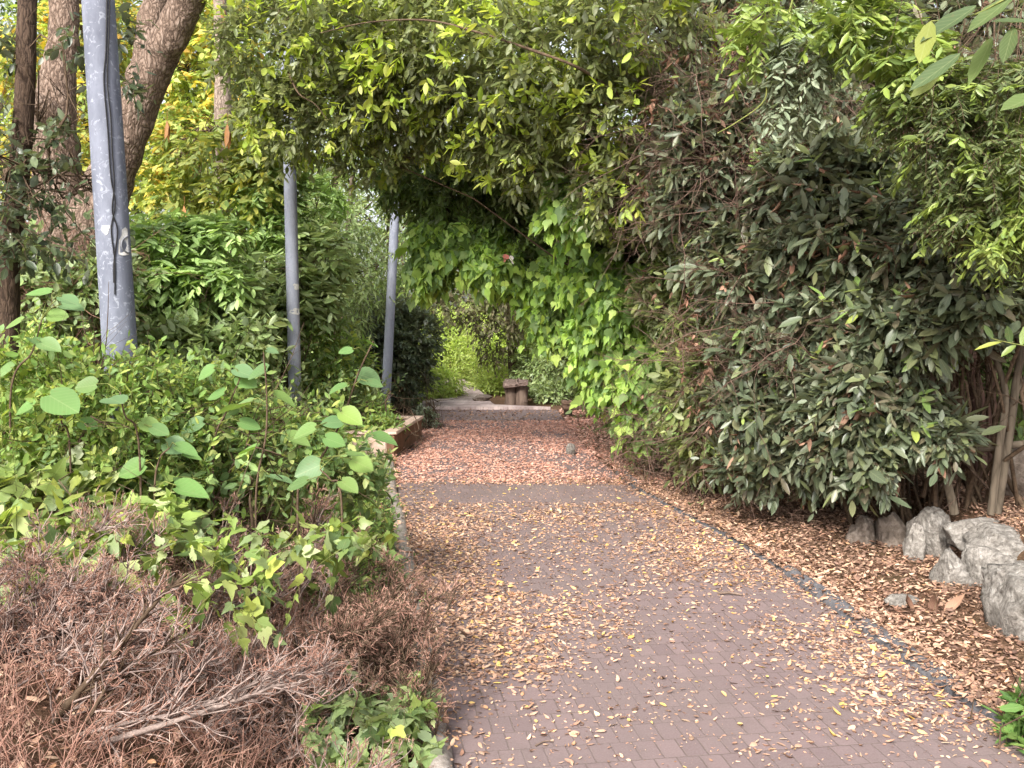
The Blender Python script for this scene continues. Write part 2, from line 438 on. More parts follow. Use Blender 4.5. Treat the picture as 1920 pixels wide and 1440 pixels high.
lm('leaf_nettle2', [(84, 112, 60), (98, 126, 68), (118, 144, 78), (72, 98, 56), (150, 160, 88)], trans=.35)
lm('leaf_round', [(92, 128, 66), (104, 142, 70), (84, 118, 72), (124, 152, 66), (98, 130, 84)], trans=.35, rough=.5, spec=.3, tint=(1.25, 1.2, .45))
lm('leaf_vine', [(122, 146, 64), (140, 162, 72), (98, 124, 64), (164, 174, 72), (164, 176, 122), (82, 106, 56)], trans=.38, rough=.42, spec=.5)
lm('leaf_bright', [(84, 122, 56), (102, 138, 60), (70, 104, 50), (120, 148, 70)], trans=.3, rough=.45, spec=.35)
lm('leaf_big', [(86, 106, 58), (100, 122, 62), (140, 148, 60), (78, 98, 60)], trans=.35, rough=.6, spec=.2)
lm('leaf_needle', [(150, 114, 100), (166, 128, 112), (134, 102, 90), (178, 144, 126)], trans=.1, rough=.85, spec=.1, tint=(1, 1, 1))
lm('litter_tan', [(186, 144, 120), (168, 126, 104), (200, 162, 134), (144, 104, 86), (178, 132, 108), (208, 174, 142), (108, 80, 70), (190, 140, 102)], trans=.12, rough=.75, spec=.2, tint=(1.1, 1, .8), var=.15)
lm('litter_yellow', [(206, 166, 84), (214, 180, 100), (196, 146, 74), (206, 168, 106)], trans=.15, rough=.7, tint=(1.1, 1, .8), var=.1)
lm('litter_brown', [(112, 82, 68), (132, 98, 82), (90, 66, 58), (150, 116, 96), (122, 92, 80), (164, 130, 106)], trans=.1, rough=.8, spec=.15, tint=(1.1, 1, .8), var=.15)
lm('litter_red', [(200, 146, 126), (210, 158, 138), (186, 132, 114), (218, 174, 154), (162, 116, 102), (202, 138, 114)], trans=.1, rough=.8, spec=.15, tint=(1.1, 1, .8), var=.15)

def ground_mat():
    t = NT('soil'); p = t.pos()
    n1 = t.noise(2.2, 5, .65, p); n2 = t.noise(40, 5, .7, p)
    c = t.ramp(n2, [(.3, s2l((58, 44, 36))), (.5, s2l((98, 74, 60))), (.72, s2l((140, 108, 88)))])
    c = t.mix(t.ramp(n1, [(.4, (0, 0, 0)), (.65, (.6, .6, .6))]), c, s2l((82, 70, 50)))
    return t.done(t.pbr(c, .95, .1, t.bump(n2, .7, .02)))
M['soil'] = ground_mat()

def paver_mat(name, ca, cb, joint, rot):
    t = NT(name); p = t.pos()
    mp = t.n('ShaderNodeMapping'); mp.inputs['Rotation'].default_value = (0, 0, rot); t.l(p, mp.inputs[0])
    b = t.n('ShaderNodeTexBrick'); b.offset = .5
    b.inputs['Scale'].default_value = 1; b.inputs['Brick Width'].default_value = .085; b.inputs['Row Height'].default_value = .15
    b.inputs['Mortar Size'].default_value = .0035; b.inputs['Mortar Smooth'].default_value = .3; b.inputs['Bias'].default_value = 0
    b.inputs['Color1'].default_value = s2l(ca); b.inputs['Color2'].default_value = s2l(cb); b.inputs['Mortar'].default_value = s2l(joint)
    nw = t.n('ShaderNodeTexNoise'); nw.inputs['Scale'].default_value = 9; nw.inputs['Detail'].default_value = 2; t.l(p, nw.inputs[0])
    wob = t.n('ShaderNodeMixRGB'); wob.blend_type = 'ADD'; wob.inputs[0].default_value = .007; t.l(mp.outputs[0], wob.inputs[1]); t.l(nw.outputs['Color'], wob.inputs[2])
    t.l(wob.outputs[0], b.inputs['Vector'])
    n1 = t.noise(1.4, 5, .65, p); n2 = t.noise(120, 3, .7, p); n3 = t.noise(7, 5, .7, p)
    c = t.mix(t.ramp(n1, [(.38, (0, 0, 0)), (.6, (.75, .75, .75))]), b.outputs['Color'], s2l((110, 96, 94)))
    c = t.mix(t.ramp(n3, [(.5, (0, 0, 0)), (.75, (.45, .45, .45))]), c, s2l((95, 83, 79)))
    c = t.mix(t.ramp(n2, [(.35, (0, 0, 0)), (.7, (.22, .22, .22))]), c, s2l((152, 142, 140)))
    h = t.n('ShaderNodeMath'); h.operation = 'MULTIPLY_ADD'; t.l(b.outputs['Fac'], h.inputs[0]); h.inputs[1].default_value = -1.0
    nm = t.n('ShaderNodeMath'); nm.operation = 'MULTIPLY'; t.l(n2, nm.inputs[0]); nm.inputs[1].default_value = .3; t.l(nm.outputs[0], h.inputs[2])
    return t.done(t.pbr(c, .85, .2, t.bump(h.outputs[0], .5, .006)))
M['pavers'] = paver_mat('pavers', (122, 104, 103), (106, 90, 90), (92, 78, 73), R(-8.5))
M['pavers_far'] = paver_mat('pale_sun_tint_pavers', (212, 194, 188), (202, 182, 176), (170, 150, 142), R(20))  # pale paving, lightened further so the colour carries the sunlight

def stone_mat(name, c0, c1, c2, sc=5, bump=.7):
    t = NT(name); p = t.n('ShaderNodeTexCoord').outputs['Object']
    n1 = t.noise(sc, 8, .7, p); n2 = t.noise(sc * 5, 6, .7, p, .5)
    mp = t.n('ShaderNodeMapping'); mp.inputs['Scale'].default_value = (1, 1, .25); t.l(p, mp.inputs[0]); n3 = t.noise(sc * 3, 4, .6, mp.outputs[0])
    c = t.ramp(n2, [(.3, s2l(c0)), (.5, s2l(c1)), (.7, s2l(c2))])
    c = t.mix(t.ramp(n1, [(.42, (0, 0, 0)), (.62, (.55, .55, .55))]), c, s2l(c0))
    c = t.mix(t.ramp(n3, [(.5, (0, 0, 0)), (.68, (.5, .5, .5))]), c, s2l(tuple(x * .72 for x in c1)))
    a = t.n('ShaderNodeMath'); a.operation = 'ADD'; t.l(n1, a.inputs[0]); t.l(n2, a.inputs[1])
    return t.done(t.pbr(c, .9, .15, t.bump(a.outputs[0], bump, .03)))
M['limestone'] = stone_mat('limestone', (88, 83, 77), (148, 142, 135), (188, 183, 176), 6, 1.0)
M['rock_brown'] = stone_mat('weathered_rock', (88, 78, 70), (128, 116, 106), (158, 146, 136))
M['kerb'] = stone_mat('kerb_concrete', (76, 75, 78), (98, 97, 100), (116, 115, 118), 9, .25)
M['kerb_old'] = stone_mat('old_kerb_concrete', (120, 112, 104), (154, 144, 136), (176, 168, 160), 8, .4)
M['bench_stone'] = stone_mat('bench_stone', (84, 68, 62), (124, 106, 98), (154, 136, 128), 6, .6)

def steel_mat(name, c0, c1):
    t = NT(name); tc = t.n('ShaderNodeTexCoord').outputs['Object']
    mp = t.n('ShaderNodeMapping'); mp.inputs['Scale'].default_value = (1, 1, .35); t.l(tc, mp.inputs[0])
    n1 = t.noise(7, 6, .65, mp.outputs[0]); n2 = t.noise(60, 4, .7, mp.outputs[0]); n3 = t.noise(26, 3, .55, tc, 1.2)
    c = t.ramp(n1, [(.3, s2l(c0)), (.7, s2l(c1))])
    c = t.mix(t.ramp(n3, [(.57, (0, 0, 0)), (.66, (.6, .6, .6))]), c, s2l((158, 162, 172)))
    c = t.mix(t.ramp(n2, [(.55, (0, 0, 0)), (.75, (.35, .35, .35))]), c, s2l((82, 84, 94)))
    return t.done(t.pbr(c, .75, .2, t.bump(n2, .15, .003), .0))
M['steel'] = steel_mat('galvanised_steel', (84, 88, 100), (122, 126, 139))
M['steel_pale'] = steel_mat('pale_galvanised_steel', (128, 132, 146), (152, 156, 170))

def flat_mat(name, c, rough=.6, spec=.3, n=0):
    t = NT(name)
    if n:
        k = t.noise(n, 4, .6, t.pos()); col = t.ramp(k, [(.3, s2l(tuple(x * .8 for x in c))), (.7, s2l(c))])
        return t.done(t.pbr(col, rough, spec, t.bump(k, .3, .004)))
    return t.done(t.pbr(s2l(c), rough, spec))
M['cable'] = flat_mat('black_cable', (30, 29, 30), .6, .3, 40)
M['sticker'] = flat_mat('worn_sticker', (206, 204, 200), .8, .2, 60)
M['ink'] = flat_mat('faded_ink', (120, 122, 128), .8, .2, 60)
M['band'] = flat_mat('dark_band', (52, 42, 38), .8, .2, 30)

def wood_mat(name, c0, c1, axis=(1, 1, .15), sc=20):
    t = NT(name); tc = t.n('ShaderNodeTexCoord').outputs['Object']
    mp = t.n('ShaderNodeMapping'); mp.inputs['Scale'].default_value = axis; t.l(tc, mp.inputs[0])
    n = t.noise(sc, 6, .65, mp.outputs[0], .4); n2 = t.noise(2.5, 4, .6, tc)
    c = t.ramp(n, [(.3, s2l(c0)), (.7, s2l(c1))])
    c = t.mix(t.ramp(n2, [(.4, (0, 0, 0)), (.7, (.5, .5, .5))]), c, s2l(c0))
    return t.done(t.pbr(c, .85, .2, t.bump(n, .4, .01)))
M['planter'] = wood_mat('planter_face', (96, 70, 54), (146, 110, 86), (1, 1, .3), 12)
M['coping'] = wood_mat('planter_coping', (186, 158, 140), (216, 192, 176), (1, .3, 1), 9)
M['log'] = wood_mat('log_wood', (80, 66, 58), (130, 112, 100))
M['plank'] = wood_mat('bench_plank', (104, 82, 70), (146, 120, 102), (.2, 1, 1), 16)

# ------------------------------------------------------------------ terrain, path
def grid_sheet(name, xs, ys, zf, mat):
    X, Y = np.meshgrid(xs, ys); V = np.stack([X, Y, zf(X, Y)], -1)
    ny, nx = X.shape; idx = np.arange(nx * ny).reshape(ny, nx)
    f = np.stack([idx[:-1, :-1], idx[:-1, 1:], idx[1:, 1:], idx[1:, :-1]], -1).reshape(-1, 4)
    mb = MB(); mb.add(V.reshape(-1, 3), f); return mb.build(name, mat)

xs = np.concatenate([np.linspace(-90, -9, 30), np.linspace(-8.8, 7.9, 240), np.linspace(8, 90, 30)])
ys = np.concatenate([np.linspace(-40, 1.8, 24), np.linspace(2, 20, 240), np.linspace(20.2, 160, 60)])
tag(grid_sheet('ground', xs, ys, H, M['soil']), 'brown earth ground under leaf litter and plants on both sides of the path', 'ground', kind='structure')

def ribbon(name, ys, lx, rx, z, mat, thick=.06, n=9):
    mb = MB(); L = []
    for y in ys:
        a, b = lx(y), rx(y)
        for k in range(n): L.append((a + (b - a) * k / (n - 1), y, z(y) if callable(z) else z))
    V = np.array(L); m = len(ys); idx = np.arange(m * n).reshape(m, n)
    f = np.stack([idx[:-1, :-1], idx[:-1, 1:], idx[1:, 1:], idx[1:, :-1]], -1).reshape(-1, 4)
    mb.add(V, f, 0, False)
    V2 = V.copy(); V2[:, 2] -= thick
    for e in (idx[:, 0], idx[:, -1]):
        q = np.vstack([V[e], V2[e]]); k = len(e)
        mb.add(q, [[i, i + 1, k + i + 1, k + i] for i in range(k - 1)], 0, False)
    for e in (idx[0], idx[-1]):
        q = np.vstack([V[e], V2[e]]); k = len(e)
        mb.add(q, [[i, i + 1, k + i + 1, k + i] for i in range(k - 1)], 0, False)
    return mb.build(name, mat)

tag(ribbon('path', np.linspace(-6, 17.1, 90), lambda y: float(xl(y)), lambda y: float(xr(y)), 0.0, M['pavers']),
    'mauve grey block paved path strewn with fallen leaves', 'path', kind='structure')
# the far path: climbs a low step and bends off to the left
def far_l(y): return float(np.interp(y, [17.1, 19, 22, 26, 32], [-1.62, -1.75, -2.1, -3.2, -6.5]))
def far_r(y): return float(np.interp(y, [17.1, 17.5, 19, 22, 26, 32], [.7, -.35, -.5, -.95, -1.7, -4.0]))
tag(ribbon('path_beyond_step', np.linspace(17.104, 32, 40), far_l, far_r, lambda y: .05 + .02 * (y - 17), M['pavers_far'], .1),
    'pale paving with sunlight put into its colour, curving away left beyond the step', 'path', kind='structure')

# ------------------------------------------------------------------ kerbs
def rounded_bar(mb, p, q, w, h, seed=0, mat=0, n=14, z0=-.05):
    p, q = np.array(p, float), np.array(q, float); d = nz(q - p); s = np.array([d[1], -d[0], 0])
    prof = []
    for a in np.linspace(0, np.pi, 9): prof.append((-math.cos(a) * w / 2, (abs(math.sin(a)) ** .55) * (h - z0) + z0))
    prof = np.array(prof); rows = []
    for k in range(n):
        t = k / (n - 1); e = 1 - .18 * (k in (0, n - 1))
        c = p + (q - p) * t
        rows.append(c + s * (prof[:, :1] * e) + np.array([0, 0, 1]) * (prof[:, 1:] * (1 if e == 1 else .86)))
    V = np.array(rows); V = V + (fbm(V * 14, 3, seed) * .006)[..., None]
    m = V.shape[1]; idx = np.arange(n * m).reshape(n, m)
    f = np.stack([idx[:-1, :-1], idx[:-1, 1:], idx[1:, 1:], idx[1:, :-1]], -1).reshape(-1, 4)
    mb.add(V.reshape(-1, 3), f, mat)
    for k in (0, n - 1):
        mb.add(V[k], [list(range(m)) if k == 0 else list(range(m))[::-1]], mat, False)

def kerb_run(fx, y0, hs, off, mat, labels, group, h):
    y = y0
    for i, lab in enumerate(labels):
        y1 = y + .97
        dx = rng.uniform(-.012, .012); mb = MB()
        rounded_bar(mb, (fx(y) + off + dx, y, 0), (fx(y1) + off + dx + rng.uniform(-.012, .012), y1, 0), .115, (hs[i] if hs else h) + rng.uniform(-.006, .006), i)
        o = mb.build('kerb_stone', mat); tag(o, lab, 'kerb', group); y = y1 + .03
kerb_run(xr, 3.05, (.02, .045, .045, .008, .012, .03, .055), .06, M['kerb'],
         ['grey kerb stone beside the bright green plant at lower right', 'dark grey kerb stone opposite the tallest pale rock face',
          'long grey kerb stone lying bare among tan leaves', 'kerb stone mostly buried in orange leaves past the bare one',
          'kerb stone with a white pebble, sunk under leaves', 'leaf buried kerb stone below the brown rocks', 'pale tilted kerb stone standing clear at end of right edge'], 'kerb stones along the right path edge', .055)
kerb_run(xl, 2.6, None, -.06, M['kerb_old'],
         ['worn kerb stone behind the lowest green sprigs of dead bush', 'worn kerb stone showing behind bare twigs left of path', 'mossy kerb stone beside the widest leaf drift',
          'kerb stone under overhanging dry twigs, left path edge', 'kerb stone below the light green vine tips', 'pale kerb stone beside the clear paver corner',
          'kerb stone between clear pavers and the planter', 'last left kerb stone before the brown planter'], 'kerb stones along the left path edge', .06)

# ------------------------------------------------------------------ rocks
def rock(name, c, r, mat, label, seed, flute=0.0, sq=.6, cat='rock', rot=0.0, tilt=0.0, n=44, amp=.13):
    th = np.linspace(0, np.pi, n); ph = np.linspace(0, 2 * np.pi, 2 * n, endpoint=False)
    T, P = np.meshgrid(th, ph, indexing='ij')
    pw = lambda v: np.sign(v) * np.abs(v) ** sq
    D = np.stack([pw(np.sin(T)) * pw(np.cos(P)), pw(np.sin(T)) * pw(np.sin(P)), pw(np.cos(T))], -1)
    q = D * 1.3 + seed * 3.7
    pn = nz(np.random.default_rng(seed).normal(size=(15, 3))); pd = np.random.default_rng(seed + 1).uniform(.72, .98, 15)
    dn = nz(D); dt = np.maximum(dn @ pn.T, 1e-3); cut = np.min(pd / dt, -1); ln = np.linalg.norm(D, axis=-1)
    D = dn * np.minimum(ln, cut)[..., None]
    k = 1 + amp * fbm(q, 3, seed) * .9 + amp * .5 * fbm(q * 4, 4, seed + 5) - amp * .6 * np.abs(fbm(q * 2.2, 3, seed + 8))
    if flute:
        k = k - flute * np.abs(fbm(np.stack([D[..., 0] * 4, D[..., 1] * 4, D[..., 2] * .5], -1) + seed, 2, seed)) * (np.sin(T) ** .5)
    V = D * k[..., None] * np.array(r)
    cr, sr = math.cos(rot), math.sin(rot)
    V = V @ np.array([[cr, sr, 0], [-sr, cr, 0], [0, 0, 1]]) 
    ct, st = math.cos(tilt), math.sin(tilt); V = V @ np.array([[ct, 0, st], [0, 1, 0], [-st, 0, ct]])
    idx = np.arange(n * 2 * n).reshape(n, 2 * n); nx = np.roll(idx, -1, 1)
    f = np.stack([idx[:-1], idx[1:], nx[1:], nx[:-1]], -1).reshape(-1, 4)
    mb = MB(); mb.add(V.reshape(-1, 3), f)
    o = mb.build(name, mat); o.location = [float(x) for x in c]
    return tag(o, label, cat, 'limestone rocks edging the terrace' if cat == 'rock' and name == 'limestone_rock' else None)

def rock_px(px0, px1, py0, py1, dep, mat, label, seed, **kw):
    g = G((px0 + px1) / 2, py1); Y = g[1] + dep * .42
    a = W(px0, py0, Y); b = W(px1, py1, Y)
    z0 = min(float(H((a[0] + b[0]) / 2, Y)), .1) - .24; zt = a[2]
    c = ((a[0] + b[0]) / 2, Y, (z0 + zt) / 2)
    return rock('limestone_rock', c, ((b[0] - a[0]) / 2, dep / 2, (zt - z0) / 2), mat, label, seed, **kw)

rock_px(1850, 2040, 1056, 1236, .7, M['limestone'], 'tallest pale limestone rock with vertical grooves, cut by the right edge', 3, flute=.3, sq=.36, amp=.14)
rock_px(1800, 1900, 1030, 1126, .45, M['limestone'], 'fluted grey limestone block left of the tallest pale rock', 5, flute=.32, sq=.36, amp=.14)
rock_px(1750, 1822, 1030, 1120, .36, M['limestone'], 'squat cream limestone block at the corner of the terrace', 8, flute=.2, sq=.4, amp=.14)
rock_px(1712, 1786, 954, 1056, .4, M['limestone'], 'rounded knobbly grey rock below the laurel stems', 12, sq=.75, amp=.2)
rock_px(1696, 1736, 980, 1060, .25, M['limestone'], 'small upright rock leaning on the knobbly grey rock', 15, sq=.8, amp=.2)
rock_px(1640, 1704, 955, 1032, .4, M['rock_brown'], 'shaded brown rock under the laurel leaves', 18, sq=.7, amp=.2)
rock_px(1590, 1642, 968, 1028, .3, M['rock_brown'], 'small brown rock half hidden by low laurel leaves', 21, sq=.7, amp=.2)
rock('limestone_rock', W(1905, 1022, 5.75), (.34, .3, .12), M['limestone'], 'flat ledge rock with leaves on it above the tall rock', 25, sq=.55)
rock('limestone_rock', W(1830, 1000, 6.05), (.24, .2, .1), M['limestone'], 'low flat rock sunk in terrace litter', 28, sq=.6)
rock('boulder', W(1925, 890, 6.9), (.2, .25, .27), M['rock_brown'], 'grey brown boulder behind the twin stems, cut by the right edge', 31, sq=.8, amp=.1)
gp = G(1070, 853); rock('white_stone', (gp[0], gp[1], .06), (.055, .05, .09), M['limestone'], 'white stone standing at the right edge of reddish litter', 33, sq=.9, cat='stone')
gp = G(1690, 1136); rock('flat_stone', (gp[0], gp[1], float(H(gp[0], gp[1])) + .02), (.1, .07, .035), M['limestone'], 'flat whitish stone lying in brown leaves', 36, sq=.8, cat='stone')
gp = G(905, 757); rock('dark_boulder', (gp[0], 18.2, .12), (.2, .2, .07), M['rock_brown'], 'low dark stone left of the far stone bench', 39, sq=.8, cat='stone')

# ------------------------------------------------------------------ poles
def pole(pts, d0, d1, label, mat):
    b = np.array(pts[0]); t = thing('metal_pole', b, label, 'pole', 'metal lamp poles left of the path')
    mb = MB(); tube(mb, pts, [d0 / 2, d1 / 2], 40, 40); mb.build('shaft', mat, t)
    mb = MB(); tube(mb, [b + [0, 0, -.02], b + [0, 0, .05]], [d0 * .85, d0 * .8], 24, 4); mb.build('base_plate', mat, t)
    return t
def through(pa, pb, Y, zlo, zhi):
    a, b = W(*pa, Y), W(*pb, Y); k0 = (zlo - a[2]) / (b[2] - a[2]); k1 = (zhi - a[2]) / (b[2] - a[2])
    return [a + (b - a) * k0, a + (b - a) * .5 * (k0 + k1), a + (b - a) * k1]
P1 = through((184, 0), (219, 560), 5.5, .2, 6.5)
p1 = pole(P1, .2, .15, 'thick grey galvanised pole with two black cables, nearest pole', M['steel'])
P2 = through((544, 340), (553, 730), 11, .3, 7.5)
p2 = pole(P2, .146, .136, 'middle grey pole with two torn paper scraps', M['steel_pale'])
P3 = through((742, 370), (722, 780), 15, .0, 8)
p3 = pole(P3, .15, .125, 'slim grey pole leaning right behind the brown planter', M['steel_pale'])

def on_pole(px, py, Y, pts, d0, d1, lift=.004):
    """the point on a pole's skin seen at px, py"""
    a, b = pts[0], pts[2]; w = W(px, py, Y); k = (w[2] - a[2]) / (b[2] - a[2]); c = a + (b - a) * k
    r = (d0 + (d1 - d0) * k) / 2; dx = np.clip(w[0] - c[0], -r * .98, r * .98)
    return np.array([c[0] + dx * (1 + lift / r), c[1] - math.sqrt(max(r * r - dx * dx, 0)) - lift, w[2]])
for ln in ([(193, -20), (194, 90), (192, 150), (199, 240), (205, 330), (212, 380), (207, 430), (213, 490), (214, 552)],
           [(196, -20), (197, 60), (197, 150), (203, 220), (206, 280), (210, 345), (208, 395), (216, 432), (212, 490), (212, 530)]):
    mb = MB(); tube(mb, [on_pole(x, y, 5.4, P1, .2, .15, .005) for x, y in ln], [.004, .004], 6, 70); mb.build('cable', M['cable'], p1)
def patch(px, py, w, h, Y, pts, d0, d1, name, mat, parent, lift, seed):
    mb = MB(); n = 24; V = [on_pole(px, py, Y, pts, d0, d1, lift)]
    for k in range(n):
        a = 2 * math.pi * k / n; r = 1 + .22 * math.sin(a * 3 + seed) + rng.uniform(-.18, .18)
        V.append(on_pole(px + math.cos(a) * w * r, py + math.sin(a) * h * r, Y, pts, d0, d1, lift))
    mb.add(V, [[0, 1 + (k + 1) % n, 1 + k] for k in range(n)]); return mb.build(name, mat, parent)
st = patch(230, 455, 13, 24, 5.4, P1, .2, .15, 'worn_sticker', M['sticker'], p1, .0025, 1)
mb = MB(); tube(mb, [on_pole(x, y, 5.4, P1, .2, .15, .0035) for x, y in [(238, 442), (228, 441), (223, 450), (223, 464), (229, 472), (238, 470), (239, 460), (233, 459)]], [.005, .005], 6, 40)
mk = mb.build('mark', M['ink'], st)
patch(197, 430, 7, 9, 5.4, P1, .2, .15, 'paint_scrap', M['sticker'], p1, .0025, 4)
patch(556, 537, 7, 5, 10.92, P2, .146, .136, 'paper_scrap', M['sticker'], p2, .004, 2)
patch(553, 584, 8, 6, 10.92, P2, .146, .136, 'paper_scrap', M['sticker'], p2, .004, 5)

# ------------------------------------------------------------------ planter, benches
def box(mb, c, s, rot=0.0, mat=0, bev=.012, jag=0.0, seed=0):
    """box with chamfered edges, s = full size"""
    hx, hy, hz = s[0] / 2, s[1] / 2, s[2] / 2; b = min(bev, hx * .5, hy * .5, hz * .5)
    V = []; 
    for z, e in ((-hz, b), (-hz + b, 0), (hz - b, 0), (hz, b)):
        x, y = hx - e, hy - e
        V += [(-x + b, -y, z), (x - b, -y, z), (x, -y + b, z), (x, y - b, z), (x - b, y, z), (-x + b, y, z), (-x, y - b, z), (-x, -y + b, z)]
    V = np.array(V)
    if jag: V = V + rng.normal(size=V.shape) * jag
    cr, sr = math.cos(rot), math.sin(rot); V = V @ np.array([[cr, sr, 0], [-sr, cr, 0], [0, 0, 1]]) + np.array(c)
    f = []
    for r in range(3):
        for k in range(8): f.append([r * 8 + k, r * 8 + (k + 1) % 8, r * 8 + 8 + (k + 1) % 8, r * 8 + 8 + k])
    mb.add(V, f, mat, False); mb.add(V[:8], [list(range(8))[::-1]], mat, False); mb.add(V[24:], [list(range(8))], mat, False)

A = np.array([-1.36, 11.1]); B = np.array([-1.22, 13.0]); dirp = (B - A) / np.linalg.norm(B - A); ang = math.atan2(dirp[1], dirp[0]) - math.pi / 2
lf = np.array([-dirp[1], dirp[0]]); Lp = np.linalg.norm(B - A); wid = 1.05
t = thing('planter', (A[0], A[1], 0), 'low brown wooden planter box with pale coping at left path edge', 'planter')
def pl(name, u0, u1, v0, v1, z0, z1, mat, bev=.012):
    c = A + dirp * (u0 + u1) / 2 + lf * (v0 + v1) / 2; mb = MB()
    box(mb, (c[0], c[1], (z0 + z1) / 2), (abs(v1 - v0), abs(u1 - u0), z1 - z0), ang, 0, bev, .003); return mb.build(name, mat, t)
pl('side_board', 0, Lp * .49, 0, .1, -.05, .262, M['planter']); pl('side_board', Lp * .5, Lp, 0.004, .1, -.05, .258, M['planter'])
pl('side_board', 0, Lp, wid - .1, wid, -.05, .26, M['planter'])
pl('end_board', .003, .1, .104, wid - .104, -.05, .258, M['coping']); pl('end_board', Lp - .1, Lp - .003, .104, wid - .104, -.05, .258, M['planter'])
pl('coping', -.015, Lp + .015, -.018, .15, .264, .3, M['coping']); pl('coping', -.015, Lp + .015, wid - .14, wid + .018, .264, .299, M['coping'])
pl('coping', -.013, .15, .154, wid - .144, .264, .298, M['coping']); pl('coping', Lp - .15, Lp + .013, .154, wid - .144, .264, .298, M['coping'])
pl('soil', .1, Lp - .1, .1, wid - .1, .0, .235, M['soil'], .02)

g0 = G(967, 761); bx, by = g0[0], 17.6
t = thing('stone_bench', (bx, by, .05), 'rustic stone bench with thick slab on two round log legs, seen end on', 'bench')
mb = MB(); 
for k, (dx, w, z) in enumerate(((-.11, .23, .4), (.115, .21, .418))):
    box(mb, (bx + dx, by + .55, z), (w, 1.3, .07), 0, 0, .026, .016)
mb.build('seat_slab', M['bench_stone'], t)
for dx, r in ((-.1, .105), (.11, .115)):
    for yy in (.12, 1.0):
        mb = MB(); tube(mb, [(bx + dx, by + yy, -.02), (bx + dx * .95, by + yy, .18), (bx + dx * 1.08, by + yy, .375)], [r * 1.06, r * .96, r * 1.04], 18, 14, 0, .02, 9)
        mb.build('log_leg', M['log'], t)

g1 = G(1062, 782); bx, by = g1[0] + .02, 15.6
t = thing('log_bench', (bx, by, 0), 'low wooden plank bench with dark bands poking out of ivy on right', 'bench')
for k, z in enumerate((.19, .262)):
    mb = MB(); box(mb, (bx + .22, by, z), (.66, .3, .066), .05, 0, .015, .004); mb.build('plank', M['plank'], t)
for dx in (-.02, .06, .14):
    mb = MB(); box(mb, (bx + dx, by - .002, .226), (.018, .312, .16), .05, 0, .003); mb.build('band', M['band'], t)
for dx in (.0, .42):
    mb = MB(); tube(mb, [(bx + dx, by, -.03), (bx + dx, by, .155)], [.07, .065], 12, 5, 0, .01); mb.build('leg', M['log'], t)

# ================================================================== plants
def plant(name, blobs, label, cat, specs, limbs=(), stems=(), group=None, root=None, part='foliage', stem_mat='twig'):
    """specs: list of (leaf material, dict for grow); limbs: dict for limbs_to; stems: [(pts, radii)]"""
    if root is None:
        c = W(*blobs[0][:3]); root = (c[0], c[1], float(H(c[0], c[1])))
    t = thing(name, root, label, cat, group)
    mats = []; mb = MB()
    for mname, kw in specs:
        i = len(mats); mats.append(M[mname]); mats.append(M[kw.pop('tw', stem_mat)])
        bl = kw.pop('blobs', blobs)
        grow(mb, bl, mat=i, tmat=i + 1, **kw)
    mb.build(part, mats, t)
    if limbs:
        mb = MB(); limbs_to(mb, root, limbs.pop('blobs', blobs), **limbs); mb.build('branches', M[stem_mat], t)
    for st in stems:
        mb = MB(); tube(mb, st[0], st[1], st[3] if len(st) > 3 else 10, st[4] if len(st) > 4 else 28, 0, st[5] if len(st) > 5 else .004, 8)
        mb.build(st[6] if len(st) > 6 else 'stem', M[st[2]], t)
    return t

px = lambda n, Y: n / F * Y      # pixels of the photograph to metres at a distance

# ---------------------------------------------------------- the evergreen that arches over the path
ARCH = [(500, 90, 9.6, 95, 110, .8), (600, 215, 9.6, 110, 85, .8), (520, 225, 9.7, 70, 60, .6), (700, 60, 9.2, 170, 110, 1), (730, 170, 9.3, 120, 100, .8), (850, 90, 8.8, 170, 130, 1),
        (860, 230, 9.6, 150, 80, .8), (1000, 120, 8.3, 180, 130, 1), (1000, 270, 8.8, 140, 90, .8), (1160, 60, 8, 170, 120, 1), (1150, 220, 8.2, 130, 110, .8), (1180, 350, 8.3, 110, 90, .7), (700, 290, 9.8, 80, 45, .5), (650, -20, 10.2, 160, 60, .8), (900, -30, 9.8, 200, 70, .8), (1150, -30, 9.4, 180, 70, .8)]
root = np.array([3.0, 9.6, float(H(3.0, 9.6))])
arch = plant('evergreen_tree', ARCH, 'olive green evergreen tree arching over the path from the right', 'tree',
      [('leaf_arch', dict(n=5600, nl=8, sl=.22, L=px(17, 9), Wd=px(8.5, 9), upb=.1, gap=.34, back=.45, lump=.5)),
       ('leaf_young', dict(n=1000, nl=8, sl=.2, L=px(19, 9), Wd=px(10, 9), upb=.5, lo=.95, gap=.1, seed=4, back=.02, tw='twig_green'))],
      limbs=dict(n=22, r=.02, sub=4, root_spread=.2, rise=1.6), root=root, part='crown')
mb = MB()
for pts, r in (([(1235, 210, 8.6), (1180, 190, 7.9), (1090, 130, 7.4), (1000, 95, 7.4), (900, 62, 7.6), (800, 38, 7.8), (690, 42, 8.0), (600, 62, 8.2)], [.016, .004]),
               ([(1180, 300, 8.8), (1000, 190, 8.8), (900, 140, 8.9), (800, 128, 9), (720, 150, 9.2)], [.04, .012]),
               
               ([(540, 135, 9), (560, 175, 8.9), (590, 195, 8.9), (612, 222, 8.9)], [.01, .004])):
    tube(mb, [W(*p) for p in pts], r, 7, 40, 0, .004)
mb.build('limb', M['twig'], arch)
tr = MB(); tube(tr, [root + [0, 0, -.1], root + [-.1, -.1, 1.2], root + [-.35, -.4, 2.4], W(1180, 190, 8.2)], [.11, .09, .07, .03], 12, 30, 0, .01); tr.build('trunk', M['bark_dark'], arch)

